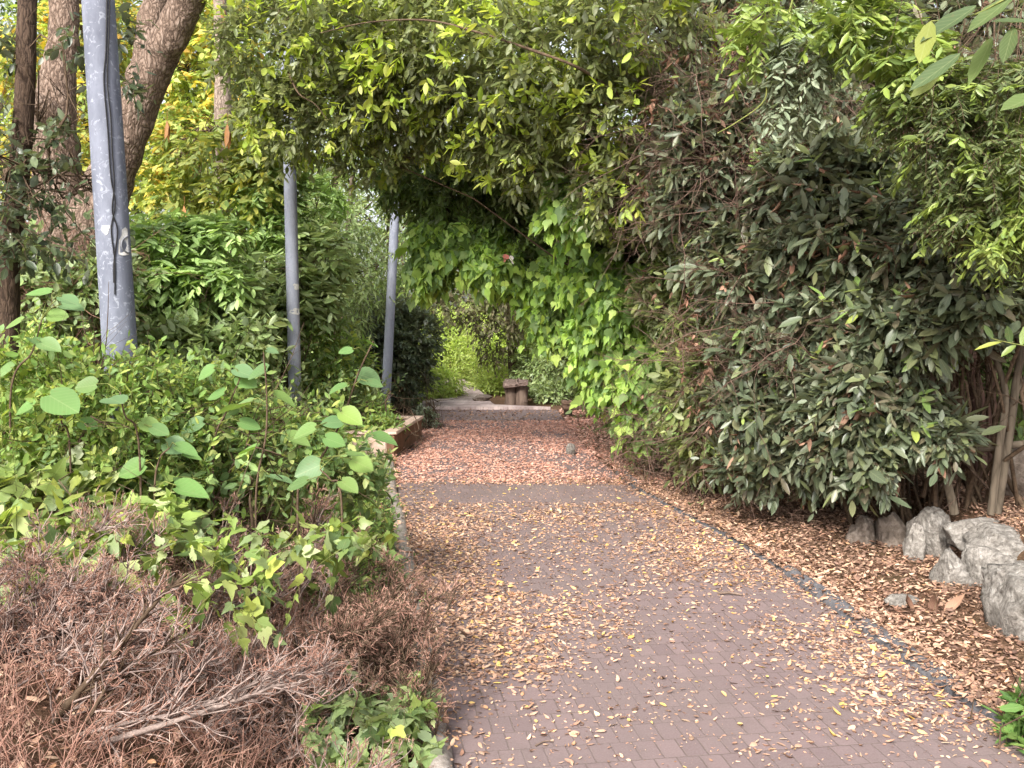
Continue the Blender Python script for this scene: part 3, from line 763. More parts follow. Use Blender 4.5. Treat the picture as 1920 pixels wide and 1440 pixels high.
# ---------------------------------------------------------- the dark hollow under the arch
CAVE = [(800, 330, 11.6, 110, 60, .7), (900, 360, 11.2, 140, 90, .8), (1010, 430, 11, 130, 95, .8), (1090, 540, 10.9, 110, 110, .8), (1160, 650, 10.6, 100, 110, .8), (1215, 750, 10.3, 70, 90, .7), (1000, 330, 10.8, 120, 80, .8), (1120, 420, 10.4, 110, 100, .8)]
root = np.array([2.0, 10.8, float(H(2.0, 10.8))])
plant('dense_shrub', CAVE, 'deep green small leaved shrub forming the shaded hollow under the arch', 'shrub',
      [('leaf_cave', dict(n=5200, nl=9, sl=.24, L=px(15, 10.8), Wd=px(7, 10.8), upb=-.1, gap=.18, back=.35, droop=.3))],
      limbs=dict(n=26, r=.025, sub=4), root=root)

# ---------------------------------------------------------- hanging ivy curtains
def ivy(blobs, label, n, lpx, Y, seed, extra=0):
    c = W(*blobs[0][:3])
    return plant('hanging_ivy', blobs, label, 'ivy',
      [('leaf_ivy', dict(n=int(n * 1.5), nl=7, sl=.26, L=px(lpx * .74, Y), Wd=px(lpx * .6, Y), kind='ivy', upb=-.5, rnd=.9, gap=.3, seed=seed, back=.2, droop=.45, ldroop=.8, ang=(30, 85), tw='twig_green', facing=np.array([-.15, -.35, .2]), lo=.35, jit=.9, lump=.6))],
      limbs=dict(n=8, r=.008, sub=2), root=(c[0] + .3, c[1] + .3, c[2] + .5), group='ivy hanging from the right hand shrubs')
ivy([(815, 455, 10.9, 38, 50, .3), (808, 500, 10.9, 32, 32, .25)], 'bright ivy clump hanging farthest left over the path', 150, 30, 11, 1)
ivy([(890, 460, 10.6, 60, 45, .3), (930, 490, 10.5, 42, 36, .3)], 'ivy clump with one orange red leaf, second from the left', 190, 30, 10.6, 2)
ivy([(1024, 580, 10.6, 34, 46, .3), (1034, 610, 10.5, 22, 20, .18), (1000, 530, 10.6, 45, 34, .3)], 'ivy tongue hanging lowest above the far stone bench', 170, 28, 10.6, 3)
ivy([(1060, 365, 8.7, 38, 45, .2), (1085, 395, 8.7, 28, 30, .2)], 'grey green broad leaved ivy patch high on the arch face', 90, 40, 8.7, 4)
ivy([(1125, 620, 9.7, 75, 60, .45), (1175, 700, 9.5, 62, 62, .4), (1195, 775, 9.4, 50, 45, .3), (1128, 690, 9.9, 34, 45, .3), (1225, 680, 9.2, 55, 80, .35)], 'tall ivy curtain falling to the litter along the path', 620, 27, 10.2, 5)
ivy([(1180, 560, 9.3, 70, 60, .4), (1120, 520, 9.6, 60, 50, .4), (1060, 500, 9.9, 50, 40, .3)], 'ivy spilling from the middle of the shrub wall above the curtain', 230, 28, 10, 6)
mb = MB(); q = W(950, 478, 10.2); put_leaves(mb, np.array([q, q + [.03, 0, -.02]]), np.array([[-.3, -.3, -.8], [.4, -.2, -.7]]), np.array([[0, -1, .2], [0, -1, .1]]), .09, .07, 'ivy')
M['leaf_red'] = leaf_mat('leaf_red', [(.5, s2l((214, 74, 40)))], trans=.35, tint=(1.2, .8, .6))
tag(mb.build('red_leaf', M['leaf_red']), 'pair of orange red leaves hanging in the ivy', 'leaf')

# ---------------------------------------------------------- laurels
def laurel(blobs, label, n, lpx, Y, seed, root, fresh=60, stems=(), mat='leaf_laurel', limbs=22):
    return plant('laurel_shrub', blobs, label, 'shrub',
      [(mat, dict(n=int(n * 1.15), nl=7, sl=.22, L=px(lpx * .86, Y), Wd=px(lpx * .4, Y), upb=.25, gap=.4, seed=seed, back=.4, ang=(30, 80), lump=.5)),
       ('leaf_dead', dict(n=int(n * .1), nl=5, sl=.2, L=px(lpx * .7, Y), Wd=px(lpx * .3, Y), kind='curl', upb=-.2, gap=.3, seed=seed + 7, back=.2, ldroop=.6)),
       (mat, dict(n=int(n * .7), nl=9, sl=.2, L=px(lpx * .45, Y), Wd=px(lpx * .22, Y), upb=.1, gap=.4, seed=seed + 11, back=.4, lump=.5, lo=.4)),
       ('leaf_laurel_fresh', dict(n=fresh, nl=5, sl=.14, L=px(lpx * .66, Y), Wd=px(lpx * .3, Y), upb=.6, lo=.95, gap=.05, seed=seed + 3, back=.02, tw='twig_green'))],
      limbs=dict(n=limbs, r=.018, sub=5), root=root, stems=stems, group='laurels along the right bank', stem_mat='twig')
rt = lambda x, y: np.array([x, y, float(H(x, y))])
laurel([(1300, 540, 8.6, 90, 110, .7), (1325, 690, 8.9, 50, 100, .5), (1340, 760, 8.3, 95, 95, .6), (1315, 840, 8.5, 50, 50, .35), (1380, 650, 8, 110, 100, .7)],
       'smaller leaved green laurel beside the ivy, leaves touching the litter', 1500, 26, 8.4, 21, rt(2.3, 8.8), 190, mat='leaf_arch')
laurel([(1420, 480, 7.6, 130, 120, .7), (1480, 640, 7.3, 120, 110, .6), (1450, 770, 7.3, 110, 85, .55), (1510, 855, 7.1, 100, 55, .4), (1410, 865, 7.4, 75, 40, .35), (1370, 390, 7.9, 120, 90, .7), (1330, 250, 7.5, 110, 110, .4), (1290, 360, 7.8, 70, 80, .4)],
       'widest grey green laurel reaching from leaf litter to the dry tangle', 1750, 36, 7.3, 22, rt(2.7, 7.9), 90)
laurel([(1590, 440, 6.9, 150, 110, .7), (1640, 590, 6.7, 130, 100, .6), (1620, 720, 6.5, 100, 90, .5), (1625, 835, 6.5, 60, 75, .35), (1560, 780, 6.7, 70, 90, .4), (1560, 330, 7.1, 150, 80, .7)],
       'grey green laurel with the biggest leaves above brown rocks', 1500, 44, 6.6, 23, rt(2.95, 7.0), 70)
S = 'bark_smooth'
laurel([(1740, 430, 6.4, 120, 110, .6), (1780, 560, 6.2, 100, 80, .5), (1720, 620, 6.15, 60, 60, .3), (1860, 450, 6.3, 90, 110, .6), (1890, 540, 6.2, 50, 50, .4), (1690, 770, 6.3, 40, 45, .25), (1770, 815, 6.1, 42, 30, .15)],
       'open laurel with bare grey stems rising from the terrace', 1150, 46, 6.2, 24, rt(3.15, 6.6), 50,
       stems=[([W(1790, 962, 6.25), W(1772, 880, 6.2), W(1750, 740, 6.2), W(1736, 640, 6.2), W(1725, 500, 6.4)], [.03, .025, .02, .013], S, 12, 36, .004),
              ([W(1858, 965, 6.2), W(1872, 850, 6.2), W(1885, 740, 6.2), W(1862, 660, 6.2), W(1845, 590, 6.3)], [.028, .024, .018, .01], S, 12, 36, .004),
              ([W(1868, 962, 6.26), W(1890, 830, 6.25), W(1905, 720, 6.25), W(1930, 560, 6.3), W(1935, 400, 6.5)], [.032, .028, .024, .018], S, 12, 36, .004),
              ([W(1905, 740, 6.25), W(1935, 680, 6.2), W(1970, 600, 6.2)], [.018, .01], S, 8, 16, .002),
              ([W(1786, 900, 6.25), W(1700, 860, 6.3), W(1620, 862, 6.4), W(1560, 850, 6.6)], [.012, .004], 'bark_dark', 7, 20, .002),
              ([W(1868, 930, 6.3), W(1800, 860, 6.35), W(1740, 800, 6.4)], [.012, .004], 'bark_dark', 7, 20, .002)])
laurel([(1450, 250, 8.6, 170, 140, .8), (1650, 230, 8.0, 180, 130, .8), (1850, 240, 7.5, 150, 140, .8), (1350, 60, 8.8, 160, 90, .8), (1560, 60, 8.4, 180, 100, .8), (1780, 60, 8, 170, 110, .8), (1350, -40, 9.2, 200, 80, .8), (1650, -50, 8.8, 200, 90, .8), (1900, 0, 8.2, 120, 120, .8)],
       'high laurel mass behind the dry tangle and climbing sprigs', 2200, 30, 8.2, 25, rt(3.6, 9.2), 30)
laurel([(1300, 420, 10.2, 170, 150, .9), (1450, 650, 9.6, 170, 160, .9), (1650, 500, 9, 200, 180, .9), (1850, 600, 8.6, 170, 190, .9), (1380, 800, 9.4, 120, 90, .7), (1600, 800, 8.8, 150, 100, .7)],
       'shadowy laurels added to block light at the back of the right bank', 2300, 30, 9.4, 26, rt(3.7, 10), 5, mat='leaf_cave')  # back row put in to block light behind the right shrubs
# reddish trunks in the shade behind the stems
for i, (pts, r, lab) in enumerate((([(1838, 880, 7.6), (1834, 760, 7.6), (1818, 640, 7.6), (1822, 420, 7.8)], .055, 'reddish brown trunk in shade behind twin grey stems'),
                         ([(1862, 830, 7.9), (1858, 700, 7.9), (1852, 620, 7.9), (1862, 400, 8)], .045, 'thinner reddish trunk tucked right behind the other reddish trunk'))):
    P = [W(*p) for p in pts]; P[0][2] = float(H(P[0][0], P[0][1])) - .1
    mb = MB(); tube(mb, P, [r, r * .8], 14, 40, 0, .012); tag(mb.build('tree_trunk', M['bark_red']), lab, 'trunk')
mb = MB(); tube(mb, [W(1822, 846, 6.5), W(1870, 838, 6.4), W(1960, 828, 6.3)], [.022, .03], 10, 24, 0, .006); tag(mb.build('fallen_branch', M['bark_smooth']), 'pale fallen branch lying level behind the twin stems', 'branch')

# ---------------------------------------------------------- dry tangle
def tangle(blobs, label, n, root, mats, leaves=0, seed=0, rr=.006, lens=(.5, 1.2)):
    t = thing('dry_tangle', root, label, 'dead shrub')
    p, o = blob_points(blobs, n, .3, 0, 1.6, seed, .5)
    d = nz(rng.normal(size=p.shape) + np.array([0, -.1, .15])); N = len(p); K = 6
    L = rng.uniform(*lens, N)[:, None] / (K - 1); pl = [p]; c = p
    for k in range(K - 1):
        d = nz(d + rng.normal(size=d.shape) * .22 + [0, 0, -.06]); c = c + d * L; pl.append(c)
    pl = np.stack(pl, 1); mb = MB()
    tubes(mb, pl, rr * rng.uniform(.4, 1.2, N), rr * .25, 4, 0)
    s = offshoots(pl, 5, .15, .5, K=4, t0=.1, wob=.2); tubes(mb, s, rr * .35, rr * .18, 3, 0)
    s2 = offshoots(s, 3, .06, .2, K=3, t0=.1, wob=.2); tubes(mb, s2, rr * .2, rr * .12, 3, 0)
    mb.build('twigs', M[mats[0]], t)
    if leaves:
        mb = MB(); grow(mb, blobs, leaves, 6, .15, .07, .035, 'curl', 0, 1, upb=-.3, seed=seed + 5, back=.05, ldroop=.7)
        mb.build('dead_leaves', [M[mats[1]], M[mats[0]]], t)
tangle([(1330, 200, 7.6, 130, 130, .5), (1400, 330, 7.5, 110, 80, .4), (1270, 330, 7.9, 70, 100, .4)], 'tangle of dry reddish twigs high in the right shrubs', 330, rt(2.9, 8.3), ('twig_brown', 'leaf_dead'), 150, 3, .005)
tangle([(1230, 780, 9.2, 70, 90, .4), (1260, 860, 8.9, 60, 40, .3)], 'bare brown vine stems bunched at the foot of the ivy', 120, rt(1.7, 9.4), ('twig_brown', 'leaf_dead'), 10, 8, .006, (.3, .8))
tangle([(1420, 700, 7.7, 170, 180, .4), (1620, 640, 6.9, 170, 150, .3), (1500, 520, 7.4, 180, 120, .4), (1650, 330, 7.2, 160, 100, .3)], 'brown twigs and dead leaves inside the laurels', 460, rt(2.9, 8.0), ('twig_brown', 'leaf_dead'), 320, 12, .006)

# ---------------------------------------------------------- climber, top right
plant('climber', [(1440, 30, 5.6, 70, 45, .25), (1400, 90, 5.7, 30, 60, .15)], 'bright sprigs at the top hanging left of the silvery climber', 'climber',
      [('leaf_climber', dict(n=60, nl=10, sl=.2, L=px(26, 5.6), Wd=px(9, 5.6), mode='pinnate', upb=-.1, droop=.3, tw='twig_green', back=.3))], root=W(1500, -120, 5.7))
plant('climber', [(1500, 110, 5.7, 70, 90, .25), (1480, 190, 5.7, 50, 50, .15), (1560, 40, 5.8, 60, 50, .2)], 'silvery fine leaved climber draped down the dry tangle', 'climber',
      [('leaf_silver', dict(n=230, nl=11, sl=.2, L=px(20, 5.7), Wd=px(8, 5.7), mode='pinnate', upb=-.4, droop=.4, back=.3))],
      stems=[([W(1500, -60, 5.7), W(1470, 60, 5.65), W(1440, 140, 5.6), W(1432, 190, 5.6), W(1380, 230, 5.6), W(1345, 250, 5.6)], [.006, .003], 'twig_green', 6, 30, 0)], root=W(1520, -120, 5.7))
plant('climber', [(1610, 30, 5.3, 80, 45, .25), (1700, 90, 5.2, 90, 50, .25), (1590, 70, 5.3, 40, 30, .2), (1690, 150, 5.2, 40, 40, .2)], 'glossy bright green climber sprays along the top of the right bank', 'climber',
      [('leaf_climber', dict(n=150, nl=10, sl=.2, L=px(30, 5.2), Wd=px(12, 5.2), mode='pinnate', upb=.05, droop=.35, tw='twig_green', back=.3))],
      stems=[([W(1560, 30, 5.2), W(1620, 52, 5.2), W(1700, 62, 5.2), W(1760, 100, 5.2)], [.006, .004], 'twig_green', 6, 30, 0)], root=W(1700, -120, 5.4))
plant('climber', [(1760, 240, 5.1, 90, 100, .35), (1860, 330, 4.9, 90, 110, .35), (1800, 400, 5, 70, 60, .3), (1850, 180, 5, 90, 80, .35), (1690, 190, 5.3, 50, 50, .3), (1900, 430, 4.9, 50, 60, .3)], 'hazy mass of fine olive leaves and thin stems at right edge', 'climber',
      [('leaf_fine', dict(n=950, nl=13, sl=.2, L=px(17, 5), Wd=px(6, 5), mode='pinnate', upb=-.2, rnd=.8, droop=.4, tw='twig', back=.5, lo=.4)),
       ('leaf_climber', dict(n=130, nl=12, sl=.16, L=px(20, 5), Wd=px(8, 5), mode='pinnate', upb=-.2, droop=.4, tw='twig_green', back=.1, lo=.9))],
      limbs=dict(n=22, r=.006, sub=4, root_spread=.4), root=W(1900, -60, 5.2))
plant('climber', [(1890, 420, 4.7, 35, 40, .15), (1850, 470, 4.7, 30, 20, .12), (1905, 300, 4.7, 30, 30, .15)], 'light green dangling sprigs above the pale edge sprig', 'climber',
      [('leaf_climber', dict(n=80, nl=11, sl=.16, L=px(20, 4.7), Wd=px(8, 4.7), mode='pinnate', upb=-.5, droop=.4, tw='twig_green'))], root=W(1960, 250, 4.8))

def set_leaves(name, label, cat, items, mat, stem=None, kind='round', tw='twig_green', root=None):
    """leaves placed one by one: (px, py, Y, direction, up, length px, width px)"""
    root = W(*items[0][:3]) if root is None else root
    t = thing(name, root, label, cat)
    mb = MB(); b = np.array([W(*i[:3]) for i in items]); d = nz(np.array([i[3] for i in items], float)); u = np.array([i[4] for i in items], float)
    L = np.array([px(i[5], i[2]) for i in items]); w = np.array([px(i[6], i[2]) for i in items])
    put_leaves(mb, b, d, u, L, w, kind, 0); mb.build('foliage', M[mat], t)
    if stem:
        mb = MB()
        for s, r in stem: tube(mb, [W(*p) for p in s], [r, r * .5], 7, 30)
        mb.build('stem', M[tw], t)
    return t
set_leaves('overhanging_branch', 'large soft close leaves drooping in at the top right corner', 'branch',
    [(1745, 40, 2.9, (-.25, -.1, -.8), (-.6, -.8, .3), 80, 46), (1830, 10, 2.9, (-.7, -.1, -.35), (.1, -.6, .8), 120, 44), (1800, 100, 2.9, (-.8, -.1, -.5), (-.2, -.7, .6), 115, 42), (1900, -10, 2.9, (-.6, -.1, -.4), (0, -.5, .8), 110, 46),
     (1900, 50, 2.8, (-.3, -.1, -.9), (-.7, -.6, .2), 70, 40), (1935, 40, 2.8, (-.9, 0, .15), (0, -.5, .9), 70, 46), (1945, 175, 2.8, (-.9, -.1, -.25), (-.1, -.6, .8), 72, 50), (1760, 140, 3, (-.7, 0, -.5), (.2, -.7, .5), 60, 30), (1860, 70, 3, (-.5, 0, -.8), (-.7, -.6, .4), 90, 40)],
    'leaf_big', [([(2000, -60, 2.9), (1900, -10, 2.9), (1820, 30, 2.92), (1745, 40, 2.95)], .004), ([(2010, 60, 2.8), (1940, 60, 2.8), (1890, 50, 2.82)], .003)], 'ellip')
set_leaves('overhanging_sprig', 'pale green leafy sprig poking in at the right edge before the stems', 'branch',
    [(1880, 640, 3.8, (-.9, 0, -.1), (0, -.4, .9), 52, 16), (1862, 634, 3.8, (-.5, 0, .7), (-.6, -.6, .3), 30, 14), (1895, 644, 3.8, (-.3, -.2, .8), (-.5, -.6, .3), 36, 18), (1905, 646, 3.8, (-.8, 0, -.5), (0, -.5, .8), 34, 16), (1915, 648, 3.8, (.1, -.1, .9), (-.6, -.7, .1), 42, 18), (1925, 650, 3.8, (.3, 0, -.7), (.2, -.8, .5), 36, 18), (1930, 640, 3.8, (.2, 0, .8), (-.6, -.7, .2), 40, 20)],
    'leaf_vine', [([(1990, 660, 3.8), (1930, 650, 3.8), (1880, 640, 3.8), (1858, 634, 3.8)], .003)], 'ellip')
c0 = G(1905, 1440); plant('green_shrub', [(1920, 1410, 3.5, 40, 50, .15), (1940, 1340, 3.55, 22, 36, .12), (1895, 1445, 3.45, 32, 30, .12)], 'bright green leafy seedling in the lower right corner', 'plant',
      [('leaf_bright', dict(n=54, nl=7, sl=.13, L=px(44, 3.55), Wd=px(18, 3.55), upb=1.2, rnd=.5, back=.8, lo=.2, tw='twig_green'))], limbs=dict(n=9, r=.005, sub=0), root=(c0[0] + .05, c0[1] + .1, .02))

# ================================================================== left side: trees
t = thing('forked_tree', W(150, 800, 9.5) * np.array([1, 1, 0]) + [0, 0, .3], 'stout rugged barked tree forking in a V behind the nearest pole', 'tree')
gz = float(H(W(150, 800, 9.5)[0], 9.5))
mb = MB(); b0 = W(140, 640, 9.5).copy(); b0[2] = gz - .1
tube(mb, [b0, W(135, 640, 9.5), W(140, 520, 9.5), W(158, 420, 9.5)], [.5, .4, .36, .33], 30, 60, 0, .05, 5); mb.build('trunk', M['bark_big'], t)
for pts, r, nm in (([(120, 480, 9.5), (110, 400, 9.5), (108, 320, 9.5), (104, 220, 9.5), (112, 130, 9.55), (120, 60, 9.6), (118, -40, 9.7), (110, -160, 9.9)], [.3, .27, .22, .2, .16, .14, .13, .12], 'limb'),
                   ([(150, 460, 9.45), (190, 380, 9.4), (222, 300, 9.35), (246, 230, 9.3), (268, 170, 9.3)], [.27, .23, .2, .19, .19], 'limb'),
                   ([(258, 205, 9.32), (285, 140, 9.25), (312, 80, 9.2), (342, 20, 9.15), (375, -60, 9.1), (400, -160, 9)], [.17, .165, .16, .15, .14, .13], 'limb'),
                   ([(256, 210, 9.4), (272, 130, 9.5), (285, 50, 9.6), (296, -40, 9.7), (300, -160, 9.9)], [.16, .145, .135, .13, .12], 'limb'),
                   ([(110, 235, 9.4), (86, 205, 9.3), (62, 190, 9.2), (40, 192, 9.15)], [.13, .12, .09, .05], 'limb_stub')):
    mb = MB(); tube(mb, [W(*p) for p in pts], r, 26, 80, 0, .035, 7); mb.build(nm, M['bark_big'], t)
mb = MB(); CR = [(60, -330, 10, 260, 200, 1.2), (330, -330, 9.6, 260, 200, 1.2), (180, -480, 10.5, 300, 200, 1.4)]
grow(mb, CR, 260, 8, .3, .09, .045, 'small', 0, 1, gap=.3); mb.build('crown', [M['leaf_back'], M['twig']], t)

def trunk_tree(name, pts, r, mat, label, blobs=None, spec=None, sides=16, rough=.01, group=None, limbs=None, cat='tree'):
    P = [W(*p) for p in pts]; P[0][2] = float(H(P[0][0], P[0][1])) - .1
    t = thing(name, (P[0][0], P[0][1], P[0][2] + .1), label, cat, group)
    mb = MB(); tube(mb, P, r, sides, 60, 0, rough); mb.build('trunk', M[mat], t)
    if blobs:
        mats = []; mb = MB()
        for mn, kw in spec:
            i = len(mats); mats += [M[mn], M[kw.pop('tw', 'twig')]]; bl = kw.pop('blobs', blobs); grow(mb, bl, mat=i, tmat=i + 1, **kw)
        mb.build('crown', mats, t)
    if limbs:
        mb = MB(); limbs_to(mb, P[limbs.pop('at', 2)], limbs.pop('blobs', blobs), **limbs); mb.build('branches', M['twig'], t)
    return t
trunk_tree('ivy_clad_tree', [(10, 800, 7.2), (14, 520, 7.2), (36, 330, 7.2), (46, 180, 7.2), (50, 60, 7.2), (52, -120, 7.3)], [.1, .085, .075, .07, .065], 'bark_dark', 'slim dark trunk with dark oval leaves at the far left edge',
    [(30, 400, 7.0, 60, 110, .35), (90, 340, 7, 70, 90, .3), (150, 90, 7.2, 60, 80, .3), (20, 100, 7.2, 40, 60, .25), (20, 250, 7.1, 30, 60, .25), (90, 460, 7, 90, 60, .35), (240, 60, 7.4, 30, 60, .2), (240, 160, 7.4, 25, 40, .2), (120, 250, 7.1, 40, 50, .2), (180, 440, 7, 60, 50, .3)],
    [('leaf_dark', dict(n=210, nl=6, sl=.26, L=px(22, 7), Wd=px(13, 7), rnd=.9, gap=.3, lo=.3, back=.7))], limbs=dict(n=22, r=.012, sub=2, wob=.3, at=2, root_spread=.3))
trunk_tree('slender_tree', [(446, 640, 13), (438, 480, 13), (428, 380, 13), (420, 250, 13), (416, 100, 13), (410, -60, 13)], [.16, .14, .13, .12, .1, .08], 'bark_pale', 'slender mottled grey trunk half covered by yellowing pods and leaves',
    [(440, 380, 12.2, 90, 55, .5), (400, 300, 12.2, 90, 70, .5), (480, 330, 12.2, 60, 70, .5), (330, 370, 12.2, 55, 40, .4), (520, 290, 12.4, 50, 60, .5), (470, 250, 12.6, 90, 40, .5)],
    [('leaf_yellowgreen', dict(n=420, nl=11, sl=.3, L=px(17, 12.2), Wd=px(9, 12.2), mode='pinnate', upb=-.15, droop=.4, gap=.35, back=.5))], limbs=dict(n=12, r=.018, sub=3, at=3))
trunk_tree('sapling_tree', [(632, 700, 15.5), (632, 590, 15.5), (640, 520, 15.5), (652, 430, 15.5), (660, 330, 15.5)], [.06, .05, .045, .03], 'bark_smooth', 'thin young tree between the middle pole and the leaning pole',
    [(640, 420, 15.3, 90, 70, .7), (600, 500, 15.3, 80, 70, .6), (690, 500, 15.3, 60, 80, .6), (650, 570, 15.3, 80, 50, .6)],
    [('leaf_under', dict(n=520, nl=10, sl=.34, L=px(16, 15), Wd=px(5, 15), kind='small', upb=.1, droop=.3, gap=.3))], limbs=dict(n=14, r=.012, sub=3, at=2))
# yellow trees behind
trunk_tree('yellow_tree', [(330, 700, 16), (335, 400, 16), (345, 200, 16), (350, -50, 16)], [.12, .1, .08, .05], 'bark_dark', 'golden autumn tree glowing between the forked trunk and the arch',
    [(360, 120, 15.5, 70, 120, .8), (430, 60, 15.3, 70, 80, .7), (330, 260, 15.5, 60, 70, .7), (450, 170, 15.3, 60, 80, .7), (290, 330, 15.5, 60, 50, .6), (380, 240, 15.2, 70, 60, .6)],
    [('leaf_yellow', dict(n=420, nl=9, sl=.34, L=px(20, 15.5), Wd=px(10, 15.5), kind='small', rnd=.7, gap=.32, mode='pinnate', droop=.3, lo=.3)),
     ('leaf_backlight', dict(n=520, nl=9, sl=.34, L=px(17, 15.5), Wd=px(8, 15.5), kind='small', gap=.3, seed=3, lo=.3))], limbs=dict(n=16, r=.03, sub=4, at=2))
trunk_tree('yellow_tree', [(150, 700, 17), (160, 400, 17), (165, 200, 17), (150, -50, 17)], [.12, .1, .08, .05], 'bark_dark', 'golden yellow tree behind the nearest pole and forked trunk',
    [(165, 240, 16.5, 40, 130, .7), (60, 130, 16.8, 60, 120, .7), (150, 60, 16.8, 70, 80, .7), (230, 60, 16.6, 50, 80, .7), (200, 340, 16.5, 60, 70, .6), (40, 280, 16.6, 60, 70, .6)],
    [('leaf_yellow', dict(n=520, nl=9, sl=.34, L=px(20, 16.5), Wd=px(11, 16.5), kind='small', rnd=.7, gap=.22, mode='pinnate', droop=.3, lo=.3)),
     ('leaf_backlight', dict(n=300, nl=9, sl=.34, L=px(17, 16), Wd=px(8, 16), kind='small', gap=.3, seed=3, lo=.3))], limbs=dict(n=14, r=.03, sub=4, at=2))
# seed pods hanging in the slender tree
M['pod'] = flat_mat('seed_pod', (150, 104, 56), .6, .3, 40)
for (x, y, Lp_, lab) in ((345, 408, 44, 'lowest orange brown seed pod hanging left of the slender trunk'), (426, 255, 46, 'orange brown seed pod hanging before the slender trunk'), (313, 245, 36, 'yellow brown seed pod near the forked trunk'), (418, 30, 34, 'orange seed pod near the top of the golden tree')):
    mb = MB(); q = W(x, y - Lp_ / 2, 11.8); l_ = px(Lp_, 11.8)
    for k in (-1, 1): put_leaves(mb, q[None] + [0, .004 * k, 0], np.array([[.04, .02, -1.0]]), np.array([[.3, -k * 1.0, 0]]), l_, l_ * .3, 'narrow')
    tubes(mb, np.array([[q + [0, .01, .12], q + [.01, 0, .05], q]]), .003, .002, 4); tag(mb.build('seed_pod', M['pod']), lab, 'seed pod', 'seed pods hanging in the trees on the left')

# bright palmate shrub, shrubs, understorey
def bush(name, blobs, label, mat, n, L, kind='ellip', ratio=.5, cat='shrub', limbs=14, group=None, **kw):
    return plant(name, blobs, label, cat, [(mat, dict(n=n, nl=kw.pop('nl', 8), sl=kw.pop('sl', .3), L=L, Wd=L * ratio, kind=kind, **kw))], limbs=dict(n=limbs, r=.014, sub=3) if limbs else (), group=group)
bush('feathery_shrub', [(320, 450, 10.3, 90, 50, .5), (400, 440, 10.4, 60, 45, .4), (300, 510, 10.2, 70, 50, .5), (390, 520, 10.3, 70, 50, .5)], 'fresh green shrub with finger like leaflets right of nearest pole', 'leaf_palm', 420, px(25, 10.3), ratio=.38, mode='pinnate', nl=9, droop=.35, upb=.3, gap=.2)
bush('feathery_shrub', [(500, 350, 12.5, 60, 60, .6), (530, 430, 12.5, 60, 60, .6), (480, 420, 12.4, 60, 60, .6), (580, 380, 12.8, 60, 60, .6)], 'feathery green shrub behind the top of the middle pole', 'leaf_palm', 480, px(20, 12.5), ratio=.32, mode='pinnate', nl=11, droop=.3, gap=.2)
bush('broadleaf_shrub', [(520, 520, 11.8, 60, 45, .5), (580, 560, 12, 60, 60, .5), (600, 480, 12.2, 60, 60, .5), (500, 590, 11.6, 60, 50, .4)], 'dark palm fingered shrub around the middle pole', 'leaf_under', 480, px(24, 12), ratio=.42, nl=8, mode='pinnate', droop=.3, gap=.2)
bush('broadleaf_shrub', [(450, 560, 10.8, 60, 70, .4), (370, 590, 10.6, 70, 60, .5), (290, 580, 10.4, 60, 70, .5), (440, 640, 10.2, 80, 50, .4), (330, 650, 9.8, 80, 50, .4)], 'mixed shrub with grey green oval leaves between the first two poles', 'leaf_under', 560, px(24, 10.5), ratio=.5, gap=.22)
bush('broadleaf_shrub', [(590, 640, 12.2, 60, 60, .5), (640, 690, 13, 60, 60, .5), (470, 690, 11.6, 50, 40, .4), (610, 720, 12, 50, 40, .4)], 'pale leaved scrub at the foot of the middle pole', 'leaf_nettle', 480, px(16, 12), kind='small', ratio=.55, gap=.2)
bush('tangled_shrub', [(60, 560, 8.6, 90, 80, .5), (150, 560, 8.8, 60, 60, .4), (20, 480, 8.6, 60, 60, .4), (200, 520, 9, 50, 60, .4)], 'bramble with scattered yellow leaves below the forked tree', 'leaf_under', 420, px(22, 8.7), ratio=.6, gap=.3)
tangle([(60, 520, 9, 90, 70, .4), (120, 570, 8.9, 80, 50, .3)], 'reddish bramble canes below the slim dark trunk', 130, rt(-4.6, 9), ('twig_red', 'leaf_dead'), 20, 15, .006)
bush('round_shrub', [(740, 690, 17, 70, 85, .9), (700, 640, 17, 60, 70, .8), (780, 640, 17.2, 45, 60, .7), (730, 600, 17.4, 70, 50, .8), (680, 720, 16.6, 50, 60, .6)], 'dark dense rounded shrub behind the leaning pole', 'leaf_dark', 2200, px(11, 17), kind='small', ratio=.6, gap=.06, limbs=20, sl=.24)
bush('small_bush', [(820, 725, 19, 45, 38, .5), (790, 745, 18.6, 30, 25, .4)], 'light green bush at the left edge of the pale far path', 'leaf_sun_tint', 460, px(10, 19), kind='small', ratio=.5, gap=.1, sl=.25)
bush('grey_bush', [(802, 788, 14.2, 20, 16, .2), (795, 780, 14.4, 18, 14, .2)], 'silvery grey tuft at the far corner of the planter', 'leaf_silver', 90, px(10, 14.3), kind='small', ratio=.5, gap=.05, sl=.12)
bush('planter_weeds', [(712, 795, 11.8, 22, 22, .3), (735, 800, 11.6, 20, 14, .25), (700, 770, 12.3, 26, 26, .3)], 'yellow green weeds growing in the planter', 'leaf_nettle', 130, px(14, 11.8), kind='ellip', ratio=.4, gap=.05, sl=.16, cat='weeds')
